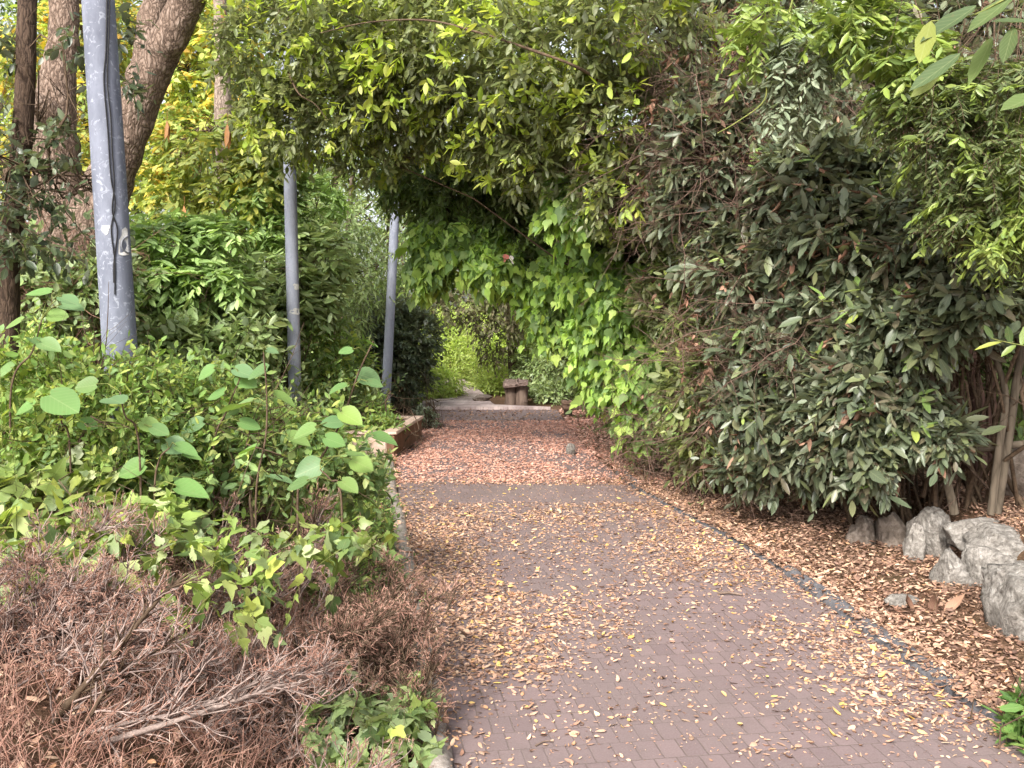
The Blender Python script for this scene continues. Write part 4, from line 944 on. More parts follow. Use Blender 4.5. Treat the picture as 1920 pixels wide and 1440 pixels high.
# far end of the path
FARG = 'bushes at the far end of the path'
bush('sun_tinted_bush', [(850, 680, 24, 45, 50, 1), (830, 640, 25, 50, 60, 1), (880, 620, 26, 50, 50, 1)], 'feathery bush coloured as sunlit beyond the bend, left of the far path', 'leaf_sun_tint', 1500, px(9, 24), kind='small', ratio=.45, gap=.08, sl=.4, group=FARG)
bush('sun_tinted_bush', [(925, 675, 22, 42, 60, .9), (915, 722, 21, 32, 28, .7), (935, 630, 22.5, 50, 46, .8)], 'bush coloured as sunlit between the far path and the dark trunk', 'leaf_sun_tint', 1100, px(9, 22), kind='small', ratio=.45, gap=.08, sl=.4, group=FARG)
bush('far_bush', [(1010, 700, 20, 45, 50, .8), (1050, 690, 19, 50, 60, .8), (1040, 740, 18.6, 40, 32, .6)], 'bluish green bush behind the far stone bench', 'leaf_under', 900, px(10, 19), kind='small', ratio=.5, gap=.1, sl=.35, group=FARG)
bush('far_bush', [(990, 650, 20.5, 30, 50, .6), (1020, 640, 20, 50, 40, .7)], 'yellow green bush leaning on the dark far trunk', 'leaf_backlight', 460, px(9, 20), kind='small', ratio=.5, gap=.15, sl=.35, group=FARG)
trunk_tree('dark_tree', [(972, 760, 20.5), (968, 680, 20.5), (962, 600, 20.5), (945, 520, 20.5), (930, 400, 20.5)], [.2, .18, .16, .14, .1], 'bark_dark', 'dark trunked tree overhanging the far path with purplish foliage',
    [(860, 575, 19.5, 90, 30, .8), (930, 600, 19.5, 50, 50, .7), (800, 560, 19.6, 60, 28, .7), (960, 560, 19.5, 70, 60, .8), (920, 640, 19.8, 25, 45, .4)],
    [('leaf_purple', dict(n=420, nl=9, sl=.34, L=px(10, 19.5), Wd=px(6, 19.5), kind='small', gap=.25, upb=-.3, droop=.4))], limbs=dict(n=18, r=.03, sub=4, at=3)) if lm('leaf_purple', [(84, 74, 52), (96, 94, 58), (72, 70, 46), (100, 104, 62)], trans=.25) is None else None

# ---------------------------------------------------------- wood behind: each tree with its crown and trunk
BG = [(-8.5, 19, 7.5, 2.6, 'leaf_back', 'tall green tree far left behind the golden trees'), (-7.0, 22, 8, 2.6, 'leaf_backlight', 'pale green tree behind the slender mottled trunk'), (-4.6, 24, 8.5, 2.2, 'leaf_back', 'green tree behind the leaning pole'),
      (-12.5, 20, 8, 3, 'leaf_backlight', 'pale tree at the left edge of the wood'), (.2, 31, 6, 3, 'leaf_sun_tint', 'tree coloured as sunlit closing the view beyond the bend'), (-3.6, 30, 9.5, 3.2, 'leaf_back', 'tree behind the far bend on the left'),
      (4.4, 23, 7, 2.4, 'leaf_back', 'green tree above the far stone bench'), (4.6, 17.5, 6.0, 2.0, 'leaf_cave', 'dark tree behind the ivy curtain'), (6.2, 13.5, 7, 2.6, 'leaf_cave', 'dark tree behind the laurels'),
      (-7, 14.5, 2.8, 1.5, 'leaf_under', 'low tree behind the bramble and forked trunk'), (-4.0, 18.5, 3.8, 1.6, 'leaf_backlight', 'small tree behind the thin young tree'), (8.5, 17, 8, 3, 'leaf_back', 'green tree high on the right bank'), (-9, 27, 10, 3.5, 'leaf_back', 'distant tree on the left'), (6.8, 9.6, 6, 2, 'leaf_cave', 'shadowed tree at the top of the right bank')]
for i, (x, y, h, r, mt, lab) in enumerate(BG):
    z = float(H(x, y)); t = thing('woodland_tree', (x, y, z), lab, 'tree', 'trees of the wood behind')
    mb = MB(); b = np.array([x, y, z]); lean = rng.normal(size=2) * .25
    tube(mb, [b + [0, 0, -.2], b + [lean[0] * .3, lean[1] * .3, h * .35], b + [lean[0], lean[1], h * .8]], [.07 + .012 * h, .05 + .008 * h, .03], 12, 24, 0, .012); mb.build('trunk', M['bark_dark'], t)
    inv = lambda p, ry, rxy: (960 + p[0] / p[1] * F, 600 - (p[2] - EYE) / p[1] * F, p[1], rxy / p[1] * F, ry / p[1] * F, rxy * .8)
    bl = [inv(b + [0, 0, h * .62], h * .36, r), inv(b + [r * .5, -r * .3, h * .38], h * .24, r * .75), inv(b + [-r * .5, -r * .2, h * .42], h * .26, r * .75), inv(b + [0, -r * .2, h * .2], h * .18, r * .8)]
    # points are in the pitched view: undo the pitch by building the ellipsoids directly
    mb = MB(); n = int(330 * r * h / 4)
    cs = np.array([b + [0, 0, h * .62], b + [r * .5, -r * .3, h * .36], b + [-r * .5, -r * .2, h * .4], b + [0, -r * .25, h * .17]]); rs = np.array([[r, r * .85, h * .37], [r * .75, r * .7, h * .26], [r * .75, r * .7, h * .26], [r * .9, r * .7, h * .18]])
    k = rng.choice(4, n, p=[.4, .22, .22, .16]); d = rand_dirs(n); s = .5 + .5 * rng.random(n) ** .5; s *= 1 + .3 * fbm(cs[k] * .7 + d * 1.8, 2, i)
    p = cs[k] + d * rs[k] * s[:, None]; ok = (fbm(p * 1.1, 2, i + 40) > -.2) & ((d[:, 1] < .3) | (rng.random(n) < .35)) & (p[:, 2] > H(p[:, 0], p[:, 1]) + .05) & ~((p[:, 0] > xl(p[:, 1]) - .3) & (p[:, 0] < xr(p[:, 1]) + .2) & (p[:, 2] < 2.4) & (p[:, 1] < 27)); p, d = p[ok], d[ok]
    L = .075 + .0042 * y * (1 if y > 16 else .8)
    sprigs(mb, p, nz(d + rng.normal(size=d.shape) * .6 + [0, 0, .1]), .45, 8, L * .75, L * .36, 'small', 0, 1, droop=.25, rtw=.003)
    mb.build('crown', [M[mt], M['twig']], t)
    mb = MB(); tg = p[rng.choice(len(p), min(18, len(p)), replace=False)]; tt = np.linspace(0, 1, 5)[None, :, None]; a0 = b + np.array([lean[0] * .5, lean[1] * .5, h * .45]); pl_ = a0 + (tg[:, None] - a0) * tt; pl_[:, 1:-1] += rng.normal(size=(len(tg), 3, 3)) * .12
    tubes(mb, pl_, .04, .008, 5); tubes(mb, offshoots(pl_, 4, .3, 1), .012, .004, 3); mb.build('branches', M['twig'], t)
# far wood that reads as one mass
mb = MB(); n = 13000; th = rng.uniform(-.75, .62, n); dd = rng.uniform(34, 44, n); x = np.sin(th) * dd; y = np.cos(th) * dd; z = rng.random(n) ** .8 * (20 + 2.5 * fbm(np.stack([x * .15, y * .15, 0 * x], -1))) + H(x, y)
sprigs(mb, np.stack([x, y, z], -1), rand_dirs(n), .9, 8, .34, .18, 'small', 0, 1, twig=False); tag(mb.build('distant_wood', [M['leaf_back'], M['twig']]), 'far green wood closing every gap', 'wood', kind='stuff')

# ================================================================== left side: low plants
def scatter(f, n, y0, y1, x0, x1):
    y = rng.uniform(y0, y1, n); x = rng.uniform(x0, x1, n); k = rng.random(n) < f(x, y); return x[k], y[k]
def herb(name, label, mat, f, n, y0, y1, hgt, L, ratio, kind='ellip', nl=9, mode='alt', x0=-9, x1=0, lean=.35, cat='ground cover', tw='twig_green', **kw):
    x, y = scatter(f, n, y0, y1, x0, x1); b = np.stack([x, y, H(x, y)], -1); N = len(x)
    d = nz(np.stack([rng.normal(size=N) * lean, rng.normal(size=N) * lean, np.ones(N)], -1))
    hh = hgt(x, y) * rng.uniform(.6, 1.15, N); mb = MB()
    sprigs(mb, b, d, hh, nl, L, L * ratio, kind, 0, 1, droop=.12, t0=.3, mode=mode, rtw=.0025, **kw)
    return tag(mb.build(name, [M[mat], M[tw]]), label, cat, kind='stuff')
left = lambda o: (lambda x, y: (x < xl(y) - o).astype(float))
# tall nettles in the mid ground, lower towards the path
herb('nettle_patch', 'yellow green nettles and bramble shoots filling the left verge', 'leaf_nettle', lambda x, y: left(.25)(x, y) * (.35 + .65 * (vnoise(np.stack([x, y, 0 * x], -1) * 1.2) > -.1)), 6400, 5.1, 9.8,
     lambda x, y: (.4 + .7 * sm((xl(y) - x - .15) / 1.0)) * (1 - .5 * sm((y - 6) / 2)), .05, .5, nl=15)
herb('undergrowth', 'darker green leafy undergrowth below the nettles', 'leaf_nettle2', left(.1), 3600, 4.8, 12, lambda x, y: .16 + .45 * sm((xl(y) - x - .1) / 1.3), .05, .6, nl=9)
herb('verge_weeds', 'small leaved weeds trailing over the left kerb', 'leaf_nettle2', lambda x, y: ((x < xl(y) - .02) & (x > xl(y) - .5)).astype(float), 2600, 4.6, 10.9, lambda x, y: .1 + .16 * sm((xl(y) - x) / .4), .024, .6, nl=9, x0=-2.5, x1=0, lean=.7)
herb('understorey', 'leafy understorey between the trees on the left', 'leaf_under', left(.6), 3600, 10, 18, lambda x, y: .5 + .5 * rng.random(len(x)), .1, .5, nl=9)
herb('bank_weeds', 'sparse weeds in litter along the right bank', 'leaf_under', lambda x, y: ((x > xr(y) + .1)).astype(float) * (vnoise(np.stack([x, y, 0 * x], -1) * 2) > .25), 900, 8, 16, lambda x, y: .12 + 0 * x, .035, .5, nl=7, x0=.8, x1=4)

herb('tall_nettles', 'tall yellow green nettle tops around the foot of the nearest pole', 'leaf_nettle', lambda x, y: (np.hypot((x + 2.4) * .8, (y - 5.1) * 1.2) < .8).astype(float), 620, 4.5, 5.9, lambda x, y: 1.0 + 0 * x, .048, .55, nl=17, x0=-3.6, x1=-1.3)
bush('bramble_bush', [(50, 680, 5.0, 110, 70, .35), (180, 715, 4.9, 90, 55, .3), (290, 715, 5.1, 90, 50, .35), (400, 740, 5.2, 90, 50, .3), (530, 800, 5.3, 90, 40, .3), (100, 800, 4.8, 130, 60, .3), (250, 830, 4.8, 110, 60, .3), (620, 800, 5.5, 50, 40, .25)],
     'yellow green bramble mound hiding the foot of the nearest pole', 'leaf_nettle', 760, px(19, 5), ratio=.55, nl=8, sl=.26, gap=.42, lump=.6, jit=.8, upb=.6, rnd=.7, lo=.45, cat='bramble', tw='twig_green', limbs=20)
bush('bramble_bush', [(380, 860, 5.0, 120, 70, .35), (520, 870, 5.1, 110, 60, .35), (640, 880, 5.3, 70, 50, .3), (250, 900, 4.9, 90, 40, .3), (690, 900, 5.6, 45, 40, .25)],
     'shadier green bramble mound below the saplings beside the kerb', 'leaf_nettle2', 420, px(21, 5), ratio=.6, nl=7, sl=.26, gap=.42, lump=.6, jit=.8, upb=.5, rnd=.7, lo=.4, cat='bramble', tw='twig_green', limbs=16)
herb('bank_undergrowth', 'leafy undergrowth on the slope above the right bank', 'leaf_under', lambda x, y: (x > xw(y) + 1.6).astype(float), 2600, 2, 16, lambda x, y: .35 + .3 * rng.random(len(x)), .08, .5, nl=9, x0=4, x1=11)
# Judas tree like saplings with round leaves
def sapling(base, pts, leaves, label):
    P = [W(p[0], p[1], p[2] - .95) for p in pts]; b = P[0].copy(); b[2] = float(H(b[0], b[1])); P = [b - [0, 0, .03]] + P
    t = thing('round_leaf_sapling', b, label, 'sapling', 'round leaved saplings on the left verge')
    mb = MB(); tube(mb, P, [.0065, .0035], 6, 40); mb.build('stem', M['twig'], t)
    mb = MB(); B = []; D = []; U = []; L = []
    S = smooth_path(P, 60)
    for (lx, ly, s, dr) in leaves:
        Y = P[-1][1] + rng.uniform(-.15, .1); tip = W(lx, ly, Y); k = np.argmin(np.abs(S[:, 2] - (tip[2] - .02)) + .3 * np.abs(S[:, 0] - tip[0])); o = S[k]
        tubes(mb, np.array([[o, (o + tip) / 2 + [0, 0, .02], tip]]), .0028, .0018, 4, 1)
        dv = np.array([dr, rng.uniform(-.5, .2), rng.uniform(-.35, .05)]); B.append(tip); D.append(dv); U.append([rng.normal() * .5, -.55 + rng.normal() * .35, 1.0]); L.append(px(s * .88, Y))
    L = np.array(L); put_leaves(mb, np.array(B), np.array(D), np.array(U), L, L * .92, 'round', 0)
    mb.build('foliage', [M['leaf_round'], M['twig_green']], t)
r_ = lambda: rng.uniform(-1, 1)
sapling(0, [(480, 930, 5.6), (498, 820, 5.6), (500, 740, 5.6), (494, 660, 5.6)], [(500, 690, 50, -1), (470, 750, 50, -1), (515, 735, 52, 1), (480, 835, 46, -1), (505, 890, 58, 1), (440, 760, 44, -1), (540, 815, 50, 1), (500, 655, 26, 1)], 'tallest central sapling with a straight dark stem right of middle')
sapling(0, [(400, 850, 5.8), (425, 770, 5.8), (450, 710, 5.8)], [(400, 690, 40, -1), (445, 705, 44, 1), (440, 690, 46, 1), (420, 735, 44, -1), (380, 790, 50, -1), (450, 790, 46, 1)], 'leaning sapling just left of the tallest central one')
sapling(0, [(560, 900, 5.5), (600, 860, 5.5), (640, 790, 5.5), (672, 700, 5.5), (700, 640, 5.5)], [(690, 640, 26, 1), (660, 655, 30, -1), (672, 700, 50, 1), (650, 720, 40, -1), (690, 715, 34, 1), (640, 790, 44, -1), (640, 770, 50, 1), (700, 815, 52, 1), (660, 860, 50, 1), (590, 800, 50, -1), (610, 820, 46, 1)], 'sapling with a reddish tip arching toward the planter')
sapling(0, [(290, 920, 5.4), (300, 860, 5.4), (318, 840, 5.4)], [(310, 830, 52, 1), (270, 870, 58, -1), (330, 835, 48, 1), (330, 910, 66, 1), (345, 850, 40, 1)], 'low sapling with flat leaves left of the central sapling')
sapling(0, [(130, 830, 5.5), (115, 790, 5.4), (110, 740, 5.4)], [(92, 740, 80, .6), (150, 790, 40, 1), (60, 760, 50, -1)], 'sapling with the darkest broad leaf at far left')
sapling(0, [(260, 830, 5.4), (235, 780, 5.35), (225, 735, 5.35)], [(205, 745, 60, .5), (265, 790, 46, 1), (180, 720, 46, -1), (285, 800, 40, 1)], 'sapling with a folded leaf in front of the nearest pole')
sapling(0, [(20, 740, 5.6), (60, 660, 5.6), (78, 600, 5.6)], [(60, 632, 46, 1), (75, 640, 44, 1), (40, 600, 44, -1), (95, 545, 50, -1), (115, 555, 44, 1), (20, 690, 56, -1), (90, 590, 42, 1), (115, 570, 46, 1)], 'tall sapling at far left with pale top leaves')
sapling(0, [(640, 940, 5.3), (620, 900, 5.3), (600, 880, 5.3)], [(600, 870, 56, -1), (640, 900, 44, 1), (650, 850, 40, 1), (575, 900, 50, -1)], 'low spreading sapling near the kerb left of planter')

# lobed vine over the dead bush
VY = 4.6
plant('scrambling_vine', [(110, 930, 4.5, 130, 60, .3), (60, 1020, 3.8, 110, 70, .22), (200, 890, 4.6, 80, 45, .22), (160, 1060, 3.7, 80, 60, .18), (40, 1110, 3.6, 60, 30, .14), (230, 990, 4.0, 90, 50, .2), (40, 900, 4.6, 90, 60, .25), (300, 960, 4.4, 60, 45, .2)], 'glossy yellow green lobed vine sprawling over the dead bush on left', 'vine',
      [('leaf_vine', dict(n=170, nl=6, sl=.22, L=px(38, 4.1), Wd=px(31, 4.1), kind='ivy', upb=.25, rnd=.9, jit=.9, lo=.5, droop=.3, gap=.12, back=.25, tw='twig_green', facing=np.array([0, -.6, .7])))], limbs=dict(n=14, r=.004, sub=2), root=rt(-2.6, 5.2))
plant('scrambling_vine', [(430, 1060, 3.7, 100, 36, .16), (350, 1105, 3.6, 60, 55, .15), (520, 1080, 3.7, 70, 32, .15), (480, 1000, 3.9, 110, 32, .16), (600, 1010, 4.0, 80, 34, .18), (690, 1000, 4.4, 50, 35, .2), (440, 1140, 3.6, 80, 28, .14), (330, 1040, 3.7, 70, 40, .15)], 'thin vine strand with lobed leaves threading the middle of dead bush', 'vine',
      [('leaf_vine', dict(n=62, nl=5, sl=.22, L=px(36, 3.7), Wd=px(29, 3.7), kind='ivy', upb=.1, rnd=.9, jit=.9, lo=.5, droop=.3, gap=.2, back=.25, tw='twig_green', facing=np.array([0, -.6, .7])))], limbs=dict(n=12, r=.004, sub=2), root=rt(-1.2, 5.1))
plant('low_ivy', [(610, 1350, 3.4, 50, 45, .14), (680, 1310, 3.5, 50, 40, .14), (740, 1370, 3.4, 50, 55, .14), (640, 1420, 3.3, 70, 35, .14), (770, 1310, 3.6, 36, 30, .12), (760, 1430, 3.3, 50, 30, .12)], 'small green lobed leaves low beside the bottom of the left kerb', 'ivy',
      [('leaf_under', dict(n=95, nl=6, sl=.14, L=px(34, 3.5), Wd=px(28, 3.7), kind='ivy', upb=.3, rnd=.8, lo=.5, gap=.1, back=.5, tw='twig_green')),
       ('leaf_vine', dict(n=22, nl=5, sl=.14, L=px(34, 3.7), Wd=px(28, 3.7), kind='ivy', upb=.4, rnd=.8, lo=.9, gap=.1, back=.2, tw='twig_green'))], limbs=dict(n=16, r=.004, sub=3), root=rt(-.75, 3.9))

# dead bush in the foreground
NEAR = -.3
def rnd_mains(n, x0, x1, y0, y1, Y0, Y1, r=.006, hs=1.0):
    out = []
    for k in range(n):
        x, u = rng.uniform(x0, x1), rng.random(); Y = Y0 + (Y1 - Y0) * u; b = G(x, y0 + (y1 - y0) * (1 - u)); z = float(H(b[0], b[1])); b[2] = z - .02
        d = nz(np.array([rng.normal() * .5 + .25, rng.normal() * .35, .85])); L = rng.uniform(.28, .6) * hs; s = rng.normal(size=3) * .06
        out.append(([b, b + d * L * .35 + s * .5, b + d * L * .7 + s + [.03, 0, 0], b + d * L + s + [.09, 0, -.02]], r * rng.uniform(.7, 1.2)))
    return out

def dead_bush(root, label, mains, n1, seed, sc=1.0, needles=0, mat='twig_grey', more=()):
    t = thing('dead_bush', root, label, 'dead bush', 'dead juniper bushes in front on the left')
    mb = MB(); polys = []
    for pts, r in mains:
        P = [W(*p) for p in pts]; br = MB(); tube(br, P, [r * .72, r * .2], 8, 60, 0, r * .3, 60); tubes(br, offshoots(smooth_path(P, 24)[None], 26, .05, .26, (20, 45), 6, .14, 0, .1, .15), r * .24, r * .07, 5); br.build('branch', M['twig'] if (mat == 'twig' or len(polys) < 2) else M['branch_grey'], t); polys.append(smooth_path(P, 12))
    mb = MB()
    for P, r in more: tube(mb, P, [r, r * .4], 6, 16, 0); polys.append(smooth_path(P, 12))
    polys = np.array(polys)
    a = offshoots(polys, n1, .12 * sc, .42 * sc, (18, 50), 6, .12, 0, .08, .12); tubes(mb, a, .0042, .0018, 4, 0)
    b = offshoots(a, 5, .06 * sc, .2 * sc, (20, 50), 5, .14, 0, .1, .1); tubes(mb, b, .0024, .0013, 3, 0)
    c = offshoots(b, 3, .025 * sc, .08 * sc, (20, 60), 4, .2, 0, .1, .05); tubes(mb, c, .0017, .0011, 3, 1)
    mb.build('twigs', [M['twig_grey'] if mat != 'twig' else M['twig'], M['twig_red']], t)
    if needles:
        mb = MB(); k = rng.choice(len(c), min(needles, len(c)), replace=False); e = c[k]; n_ = 6
        for j in range(n_):
            u = rng.random(len(k))[:, None]; p = e[:, 0] + (e[:, -1] - e[:, 0]) * u; put_leaves(mb, p, nz(e[:, -1] - e[:, 0]) + rng.normal(size=p.shape) * .45, rand_dirs(len(k)), .018, .003, 'small', 0)
        mb.build('dry_needles', M['leaf_needle'], t)
dead_bush(rt(-1.75, 3.7), 'silvery bare branched dead bush sweeping right along the bottom',
    [([(60, 1430, 3.00), (120, 1330, 2.95), (200, 1240, 2.95), (225, 1215, 2.95), (290, 1130, 3.00), (350, 1075, 3.05)], .02),
     ([(110, 1420, 3.00), (170, 1340, 2.95), (215, 1270, 2.95), (300, 1215, 3.00), (335, 1190, 3.00)], .012),
     ([(120, 1420, 2.95), (220, 1385, 2.90), (350, 1345, 2.90), (480, 1300, 2.95), (560, 1265, 3.00), (600, 1255, 3.00)], .017),
     ([(140, 1380, 2.95), (240, 1355, 2.90), (360, 1330, 2.92), (470, 1285, 2.96), (520, 1262, 3.00)], .011),
     ([(180, 1400, 3.20), (260, 1340, 3.22), (340, 1280, 3.28), (400, 1240, 3.32)], .006),
     ([(0, 1440, 3.20), (40, 1360, 3.20), (70, 1250, 3.30), (60, 1150, 3.40)], .008),
     ([(-40, 1400, 3.30), (20, 1330, 3.30), (100, 1290, 3.30), (140, 1200, 3.40)], .007)], 16, 1, .7, 0)
dead_bush(rt(-1.3, 4.6), 'reddish brown dead bush tangled with the vine in the middle',
    [([(240, 1300, 4.5), (320, 1180, 4.5), (380, 1080, 4.6), (420, 1000, 4.7)], .01), ([(300, 1300, 4.4), (400, 1200, 4.4), (480, 1120, 4.5), (560, 1040, 4.6)], .009),
     ([(420, 1320, 4.3), (520, 1220, 4.3), (600, 1130, 4.4), (640, 1020, 4.5)], .009), ([(100, 1240, 4.6), (180, 1130, 4.7), (240, 1010, 4.8), (300, 950, 4.9)], .009),
     ([(20, 1260, 4.6), (40, 1150, 4.6), (90, 1050, 4.8), (140, 960, 5)], .009), ([(560, 1120, 4.7), (590, 1040, 4.8), (596, 960, 4.9)], .008)], 14, 2, .9, 4000, more=rnd_mains(12, 20, 560, 1330, 1150, 4.0, 5.0, hs=.6))
dead_bush(rt(-.75, 4.3), 'dark twigged dead bush leaning over the left kerb',
    [([(520, 1300, 4.0), (600, 1270, 4.0), (670, 1210, 4.05), (715, 1140, 4.1), (750, 1090, 4.15)], .013), ([(540, 1310, 4.0), (620, 1255, 4.0), (700, 1180, 4.05), (730, 1080, 4.2)], .01),
     ([(560, 1300, 4.1), (610, 1200, 4.2), (650, 1110, 4.3), (680, 1040, 4.4)], .009), ([(600, 1290, 3.9), (680, 1260, 3.9), (730, 1220, 3.9), (760, 1175, 3.95)], .009),
     ([(790, 1440, 3.5), (800, 1390, 3.5), (775, 1330, 3.55), (800, 1285, 3.6), (815, 1255, 3.6)], .009), ([(640, 1440, 3.5), (700, 1380, 3.55), (750, 1335, 3.6), (790, 1310, 3.6)], .008)], 18, 3, .8, 2500, 'twig', more=rnd_mains(14, 540, 715, 1380, 1120, 3.7, 4.9, hs=.85))
dead_bush(rt(-1.9, 3.4), 'rusty needled dead bush in the lower left corner',
    [([(-60, 1500, 3.3), (20, 1420, 3.3), (90, 1360, 3.35)], .007), ([(300, 1500, 3.3), (380, 1420, 3.3), (460, 1380, 3.35), (540, 1340, 3.4)], .007), ([(150, 1500, 3.2), (210, 1440, 3.2), (300, 1400, 3.25)], .006), ([(420, 1500, 3.25), (500, 1440, 3.3), (580, 1400, 3.3)], .006), ([(-40, 1330, 3.6), (20, 1260, 3.7), (60, 1210, 3.8)], .007)], 16, 4, .8, 6000, more=rnd_mains(40, -60, 640, 1480, 1330, 3.3, 3.9, hs=.6))
herb('dry_undergrowth', 'brown dry twigs and dead grass under the dead bushes', 'leaf_needle', left(.12), 5200, 2.4, 5.2, lambda x, y: .1 + .16 * sm((xl(y) - x) / .9), .04, .06, kind='small', nl=9, x0=-3.2, x1=0, lean=.9, tw='twig_red')

# ================================================================== litter
def litter(name, label, mat, f, n, y0, y1, x0, x1, L, lift=.012, tilt=.45, kinds=('curl', 'curl2', 'ellip')):
    x, y = scatter(f, n, y0, y1, x0, x1); N = len(x)
    onp = (x > xl(y)) & (x < xr(y)); z = np.where(onp, 0.0, H(x, y)); ksel = np.minimum(np.abs(x - xr(y) - .06), np.abs(x - xl(y) + .06)) < .06
    z = np.maximum(z, np.where(ksel, .03, 0)) + lift * rng.uniform(.2, 1.5, N)
    a = rng.uniform(0, 6.283, N); ax = np.stack([np.cos(a), np.sin(a), rng.normal(size=N) * tilt * .6], -1); up = np.stack([rng.normal(size=N) * tilt, rng.normal(size=N) * tilt, np.ones(N)], -1)
    mb = MB(); l = L * rng.uniform(.32, 1.5, N) * rng.uniform(.7, 1.05, N); kk = rng.integers(0, len(kinds), N)
    for i, kd in enumerate(kinds):
        s = kk == i; put_leaves(mb, np.stack([x, y, z], -1)[s], ax[s], up[s], l[s], l[s] * rng.uniform(.4, .62, s.sum()), kd)
    return tag(mb.build(name, M[mat]), label, 'fallen leaves', kind='stuff')
def uu(x, y): return (x - xl(y)) / (xr(y) - xl(y))
def cl(x, y, s, o=0): return .5 + .5 * fbm(np.stack([x * s, y * s * .6, 0 * x + o], -1), 3)
def dens(x, y):
    u = uu(x, y); c = cl(x, y, 2.2)
    lft = sm((.34 - u + (c - .5) * .5) / .22) * sm((y - 3.9) / .5) * sm((7.9 - y) / .5)
    rgt = sm((u - .8 + .1 * sm((y - 5) / 2) + (c - .5) * .5) / .2) * sm((y - 3.2) / .7)
    mid = .1 * sm((y - 3.9) / 1.2) + .14 * sm((y - 5.2) / 2) + .42 * sm((c - .46) / .12) * sm((y - 4.2) / .8) * sm((8.6 - y) / .6)
    clear = 1 - .93 * sm((y - 8.25) / .15) * sm((9.25 - y) / .1) * (u > .15) * sm((1.02 - u) / .08)
    nr = .03 + .1 * (c > .56)
    return np.clip(np.maximum.reduce([lft, rgt * .95, mid, nr]), 0, 1) * clear * (u > -.02) * (u < 1.09)
PA = dict(y0=3.0, y1=9.6, x0=-1.4, x1=2.2)
litter('fallen_leaves', 'tan fallen leaves scattered over the paved path', 'litter_tan', dens, 52000, L=.034, lift=.006, tilt=.32, **PA)
litter('yellow_leaves', 'yellow fallen leaves dotted over the paved path', 'litter_yellow', lambda x, y: np.clip(dens(x, y) * .8 + .05, 0, 1) * (uu(x, y) > 0) * (uu(x, y) < 1), 4600, L=.036, lift=.008, tilt=.3, **PA)
litter('brown_leaves', 'brown crumpled leaves drifted on the path edges', 'litter_brown', lambda x, y: dens(x, y) ** 1.1, 30000, L=.032, lift=.006, tilt=.35, **PA)
litter('leaf_crumbs', 'tiny leaf crumbs and grit on the path', 'litter_tan', lambda x, y: .4 * (uu(x, y) > 0) * (uu(x, y) < 1) + .6 * dens(x, y), 22000, L=.016, lift=.004, **PA)
far = lambda x, y: ((uu(x, y) > -.02) & (uu(x, y) < 1.02)) * sm((y - 9.2) / .3) * (.45 + .55 * (cl(x, y, 1.5, 4) > .42))
litter('reddish_litter', 'reddish leaf mulch covering the path past the clear pavers', 'litter_red', far, 46000, 9, 15.2, -1.9, 1.4, .036, .008, .3)
litter('sparse_litter', 'brown specks of leaf on the shaded paving before the step', 'litter_brown', lambda x, y: .5 * (uu(x, y) > 0) * (uu(x, y) < 1), 3200, 15, 17.05, -1.8, 1.2, .045)
rb = lambda x, y: (x > xr(y) + .02).astype(float) * sm((5.2 - (x - xr(y))) / 1.5)
litter('bank_litter', 'thick brown leaf litter on the right bank and terrace', 'litter_brown', lambda x, y: rb(x, y) * .95, 62000, 3.0, 10, 1.0, 5.5, .038, .014, .42)
litter('bank_leaves', 'tan leaves lying over the litter beside the rocks', 'litter_tan', lambda x, y: rb(x, y) * (.35 + .6 * sm((.6 - (x - xr(y))) / .5)), 46000, 3.0, 10.5, 1.0, 4.2, .034, .02, .4)
litter('shaded_litter', 'reddish litter along the right edge under the ivy', 'litter_red', lambda x, y: (x > xr(y)).astype(float), 12000, 9, 17, .7, 3, .05, .02, .5)
litter('verge_litter', 'leaf litter under the left verge plants', 'litter_tan', lambda x, y: (x < xl(y)).astype(float) * sm((2.2 - (xl(y) - x)) / .8), 14000, 2.6, 11, -3, .2, .045, .02, .5)

# sticks on the path
for i, (a, b, r, lab) in enumerate((((1004, 1400), (1038, 1392), .004, 'pinkish stick lying at the bottom of the path'), ((1346, 1115), (1392, 1118), .009, 'brown stick at the edge of the right leaf drift'), ((742, 858), (765, 838), .012, 'short pale stick leaning on the planter base'), ((1190, 855), (1260, 818), .006, 'long thin pale twig leaning at the foot of the ivy'))):
    p, q = G(*a), G(*b); p[2] += r; q[2] += r + (.3 if i == 3 else 0)
    mb = MB(); tube(mb, [p, (p + q) / 2 + [0, .01, .004], q], [r, r * .7], 7, 16, 0, r * .3, 30); tag(mb.build('stick', M['log']), lab, 'stick')
# big dry leaves near the rocks
set_leaves('dry_leaf_heap', 'large dark curled dry leaves beside the tallest rock', 'leaves', [(1745, 1150, 5.1, (.2, -.2, .8), (-.8, -.5, .2), 46, 30), (1770, 1145, 5.1, (.7, -.1, .5), (-.3, -.6, .6), 50, 26), (1800, 1150, 5.1, (.9, -.2, .1), (0, -.5, .8), 52, 28), (1715, 1140, 5.1, (-.6, -.2, .5), (.4, -.6, .5), 44, 26), (1830, 1160, 5.05, (.8, -.3, .1), (.1, -.3, .9), 56, 30), (1850, 1150, 5.1, (.4, -.3, .3), (.1, -.6, .8), 40, 26)], 'leaf_dead', None, 'curl')

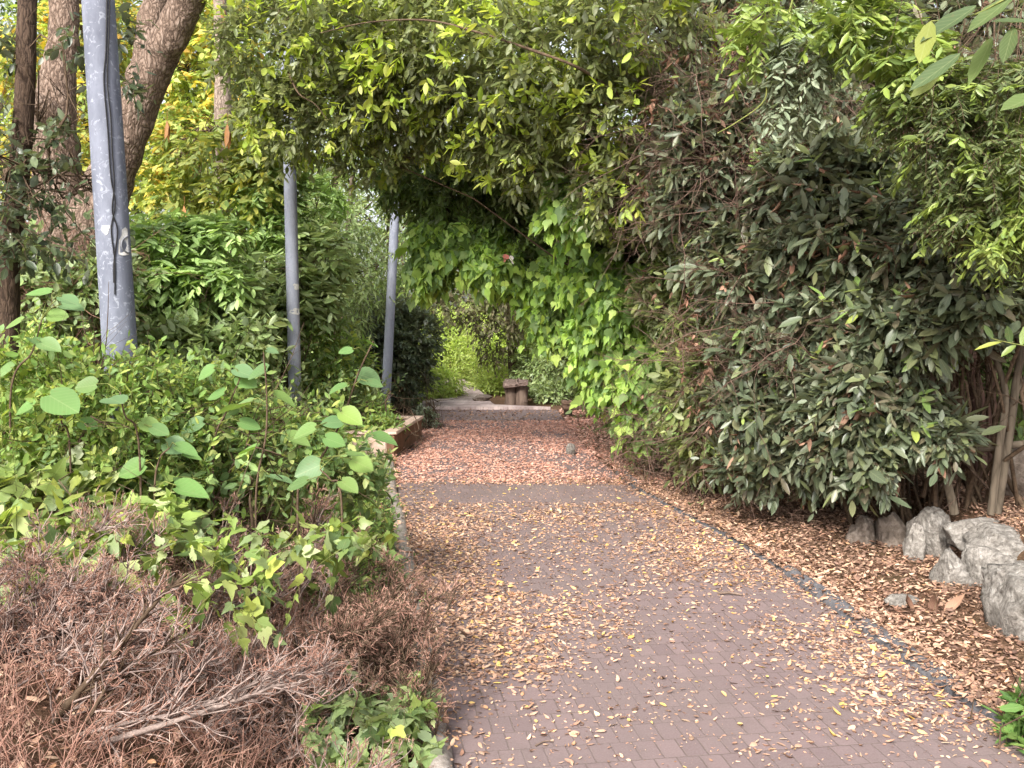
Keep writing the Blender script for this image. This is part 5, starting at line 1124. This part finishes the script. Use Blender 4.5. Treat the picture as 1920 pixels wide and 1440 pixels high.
# ================================================================== light, sky, camera
SUN_E, SUN_A = R(38), R(204)     # elevation, compass (clockwise from +Y)
w = bpy.data.worlds.new('World'); bpy.context.scene.world = w; w.use_nodes = True
nt = w.node_tree; bg = nt.nodes['Background']
sky = nt.nodes.new('ShaderNodeTexSky'); sky.sky_type = 'NISHITA'; sky.sun_disc = False; sky.sun_elevation = SUN_E; sky.sun_rotation = SUN_A
sky.dust_density = 4; sky.ozone_density = .6; sky.air_density = 1.0
hs = nt.nodes.new('ShaderNodeHueSaturation'); hs.inputs['Saturation'].default_value = .3; hs.inputs['Value'].default_value = 1.0
nt.links.new(sky.outputs[0], hs.inputs['Color']); nt.links.new(hs.outputs[0], bg.inputs[0]); bg.inputs[1].default_value = .125
sd = bpy.data.lights.new('sun', 'SUN'); sd.energy = 2.2; sd.angle = R(16); sd.color = (1, .95, .88)
so = bpy.data.objects.new('sun', sd); C.objects.link(so)
import mathutils
v = mathutils.Vector((math.sin(SUN_A) * math.cos(SUN_E), math.cos(SUN_A) * math.cos(SUN_E), math.sin(SUN_E)))
so.rotation_euler = v.to_track_quat('Z', 'Y').to_euler(); so.location = (0, -5, 12)

cam = bpy.data.cameras.new('camera'); cam.sensor_width = 36; cam.lens = F / 1920 * 36; cam.clip_end = 400; cam.clip_start = .05
co = bpy.data.objects.new('camera', cam); C.objects.link(co); co.location = (0, 0, EYE); co.rotation_euler = (math.pi / 2 - TH, 0, 0)
sc = bpy.context.scene; sc.camera = co
sc.view_settings.view_transform = 'Standard'; sc.view_settings.look = 'None'; sc.view_settings.gamma = 1; sc.view_settings.exposure = 1.55
sc.render.engine = 'CYCLES'; cy = sc.cycles
cy.max_bounces = 7; cy.diffuse_bounces = 4; cy.glossy_bounces = 2; cy.transmission_bounces = 4; cy.transparent_max_bounces = 4; cy.caustics_reflective = False; cy.caustics_refractive = False
cy.use_denoising = True; cy.use_adaptive_sampling = True; cy.adaptive_threshold = .02; cy.sample_clamp_indirect = 6
try: cy.denoiser = 'OPENIMAGEDENOISE'; cy.denoising_input_passes = 'RGB_ALBEDO_NORMAL'; cy.denoising_prefilter = 'ACCURATE'
except Exception: pass
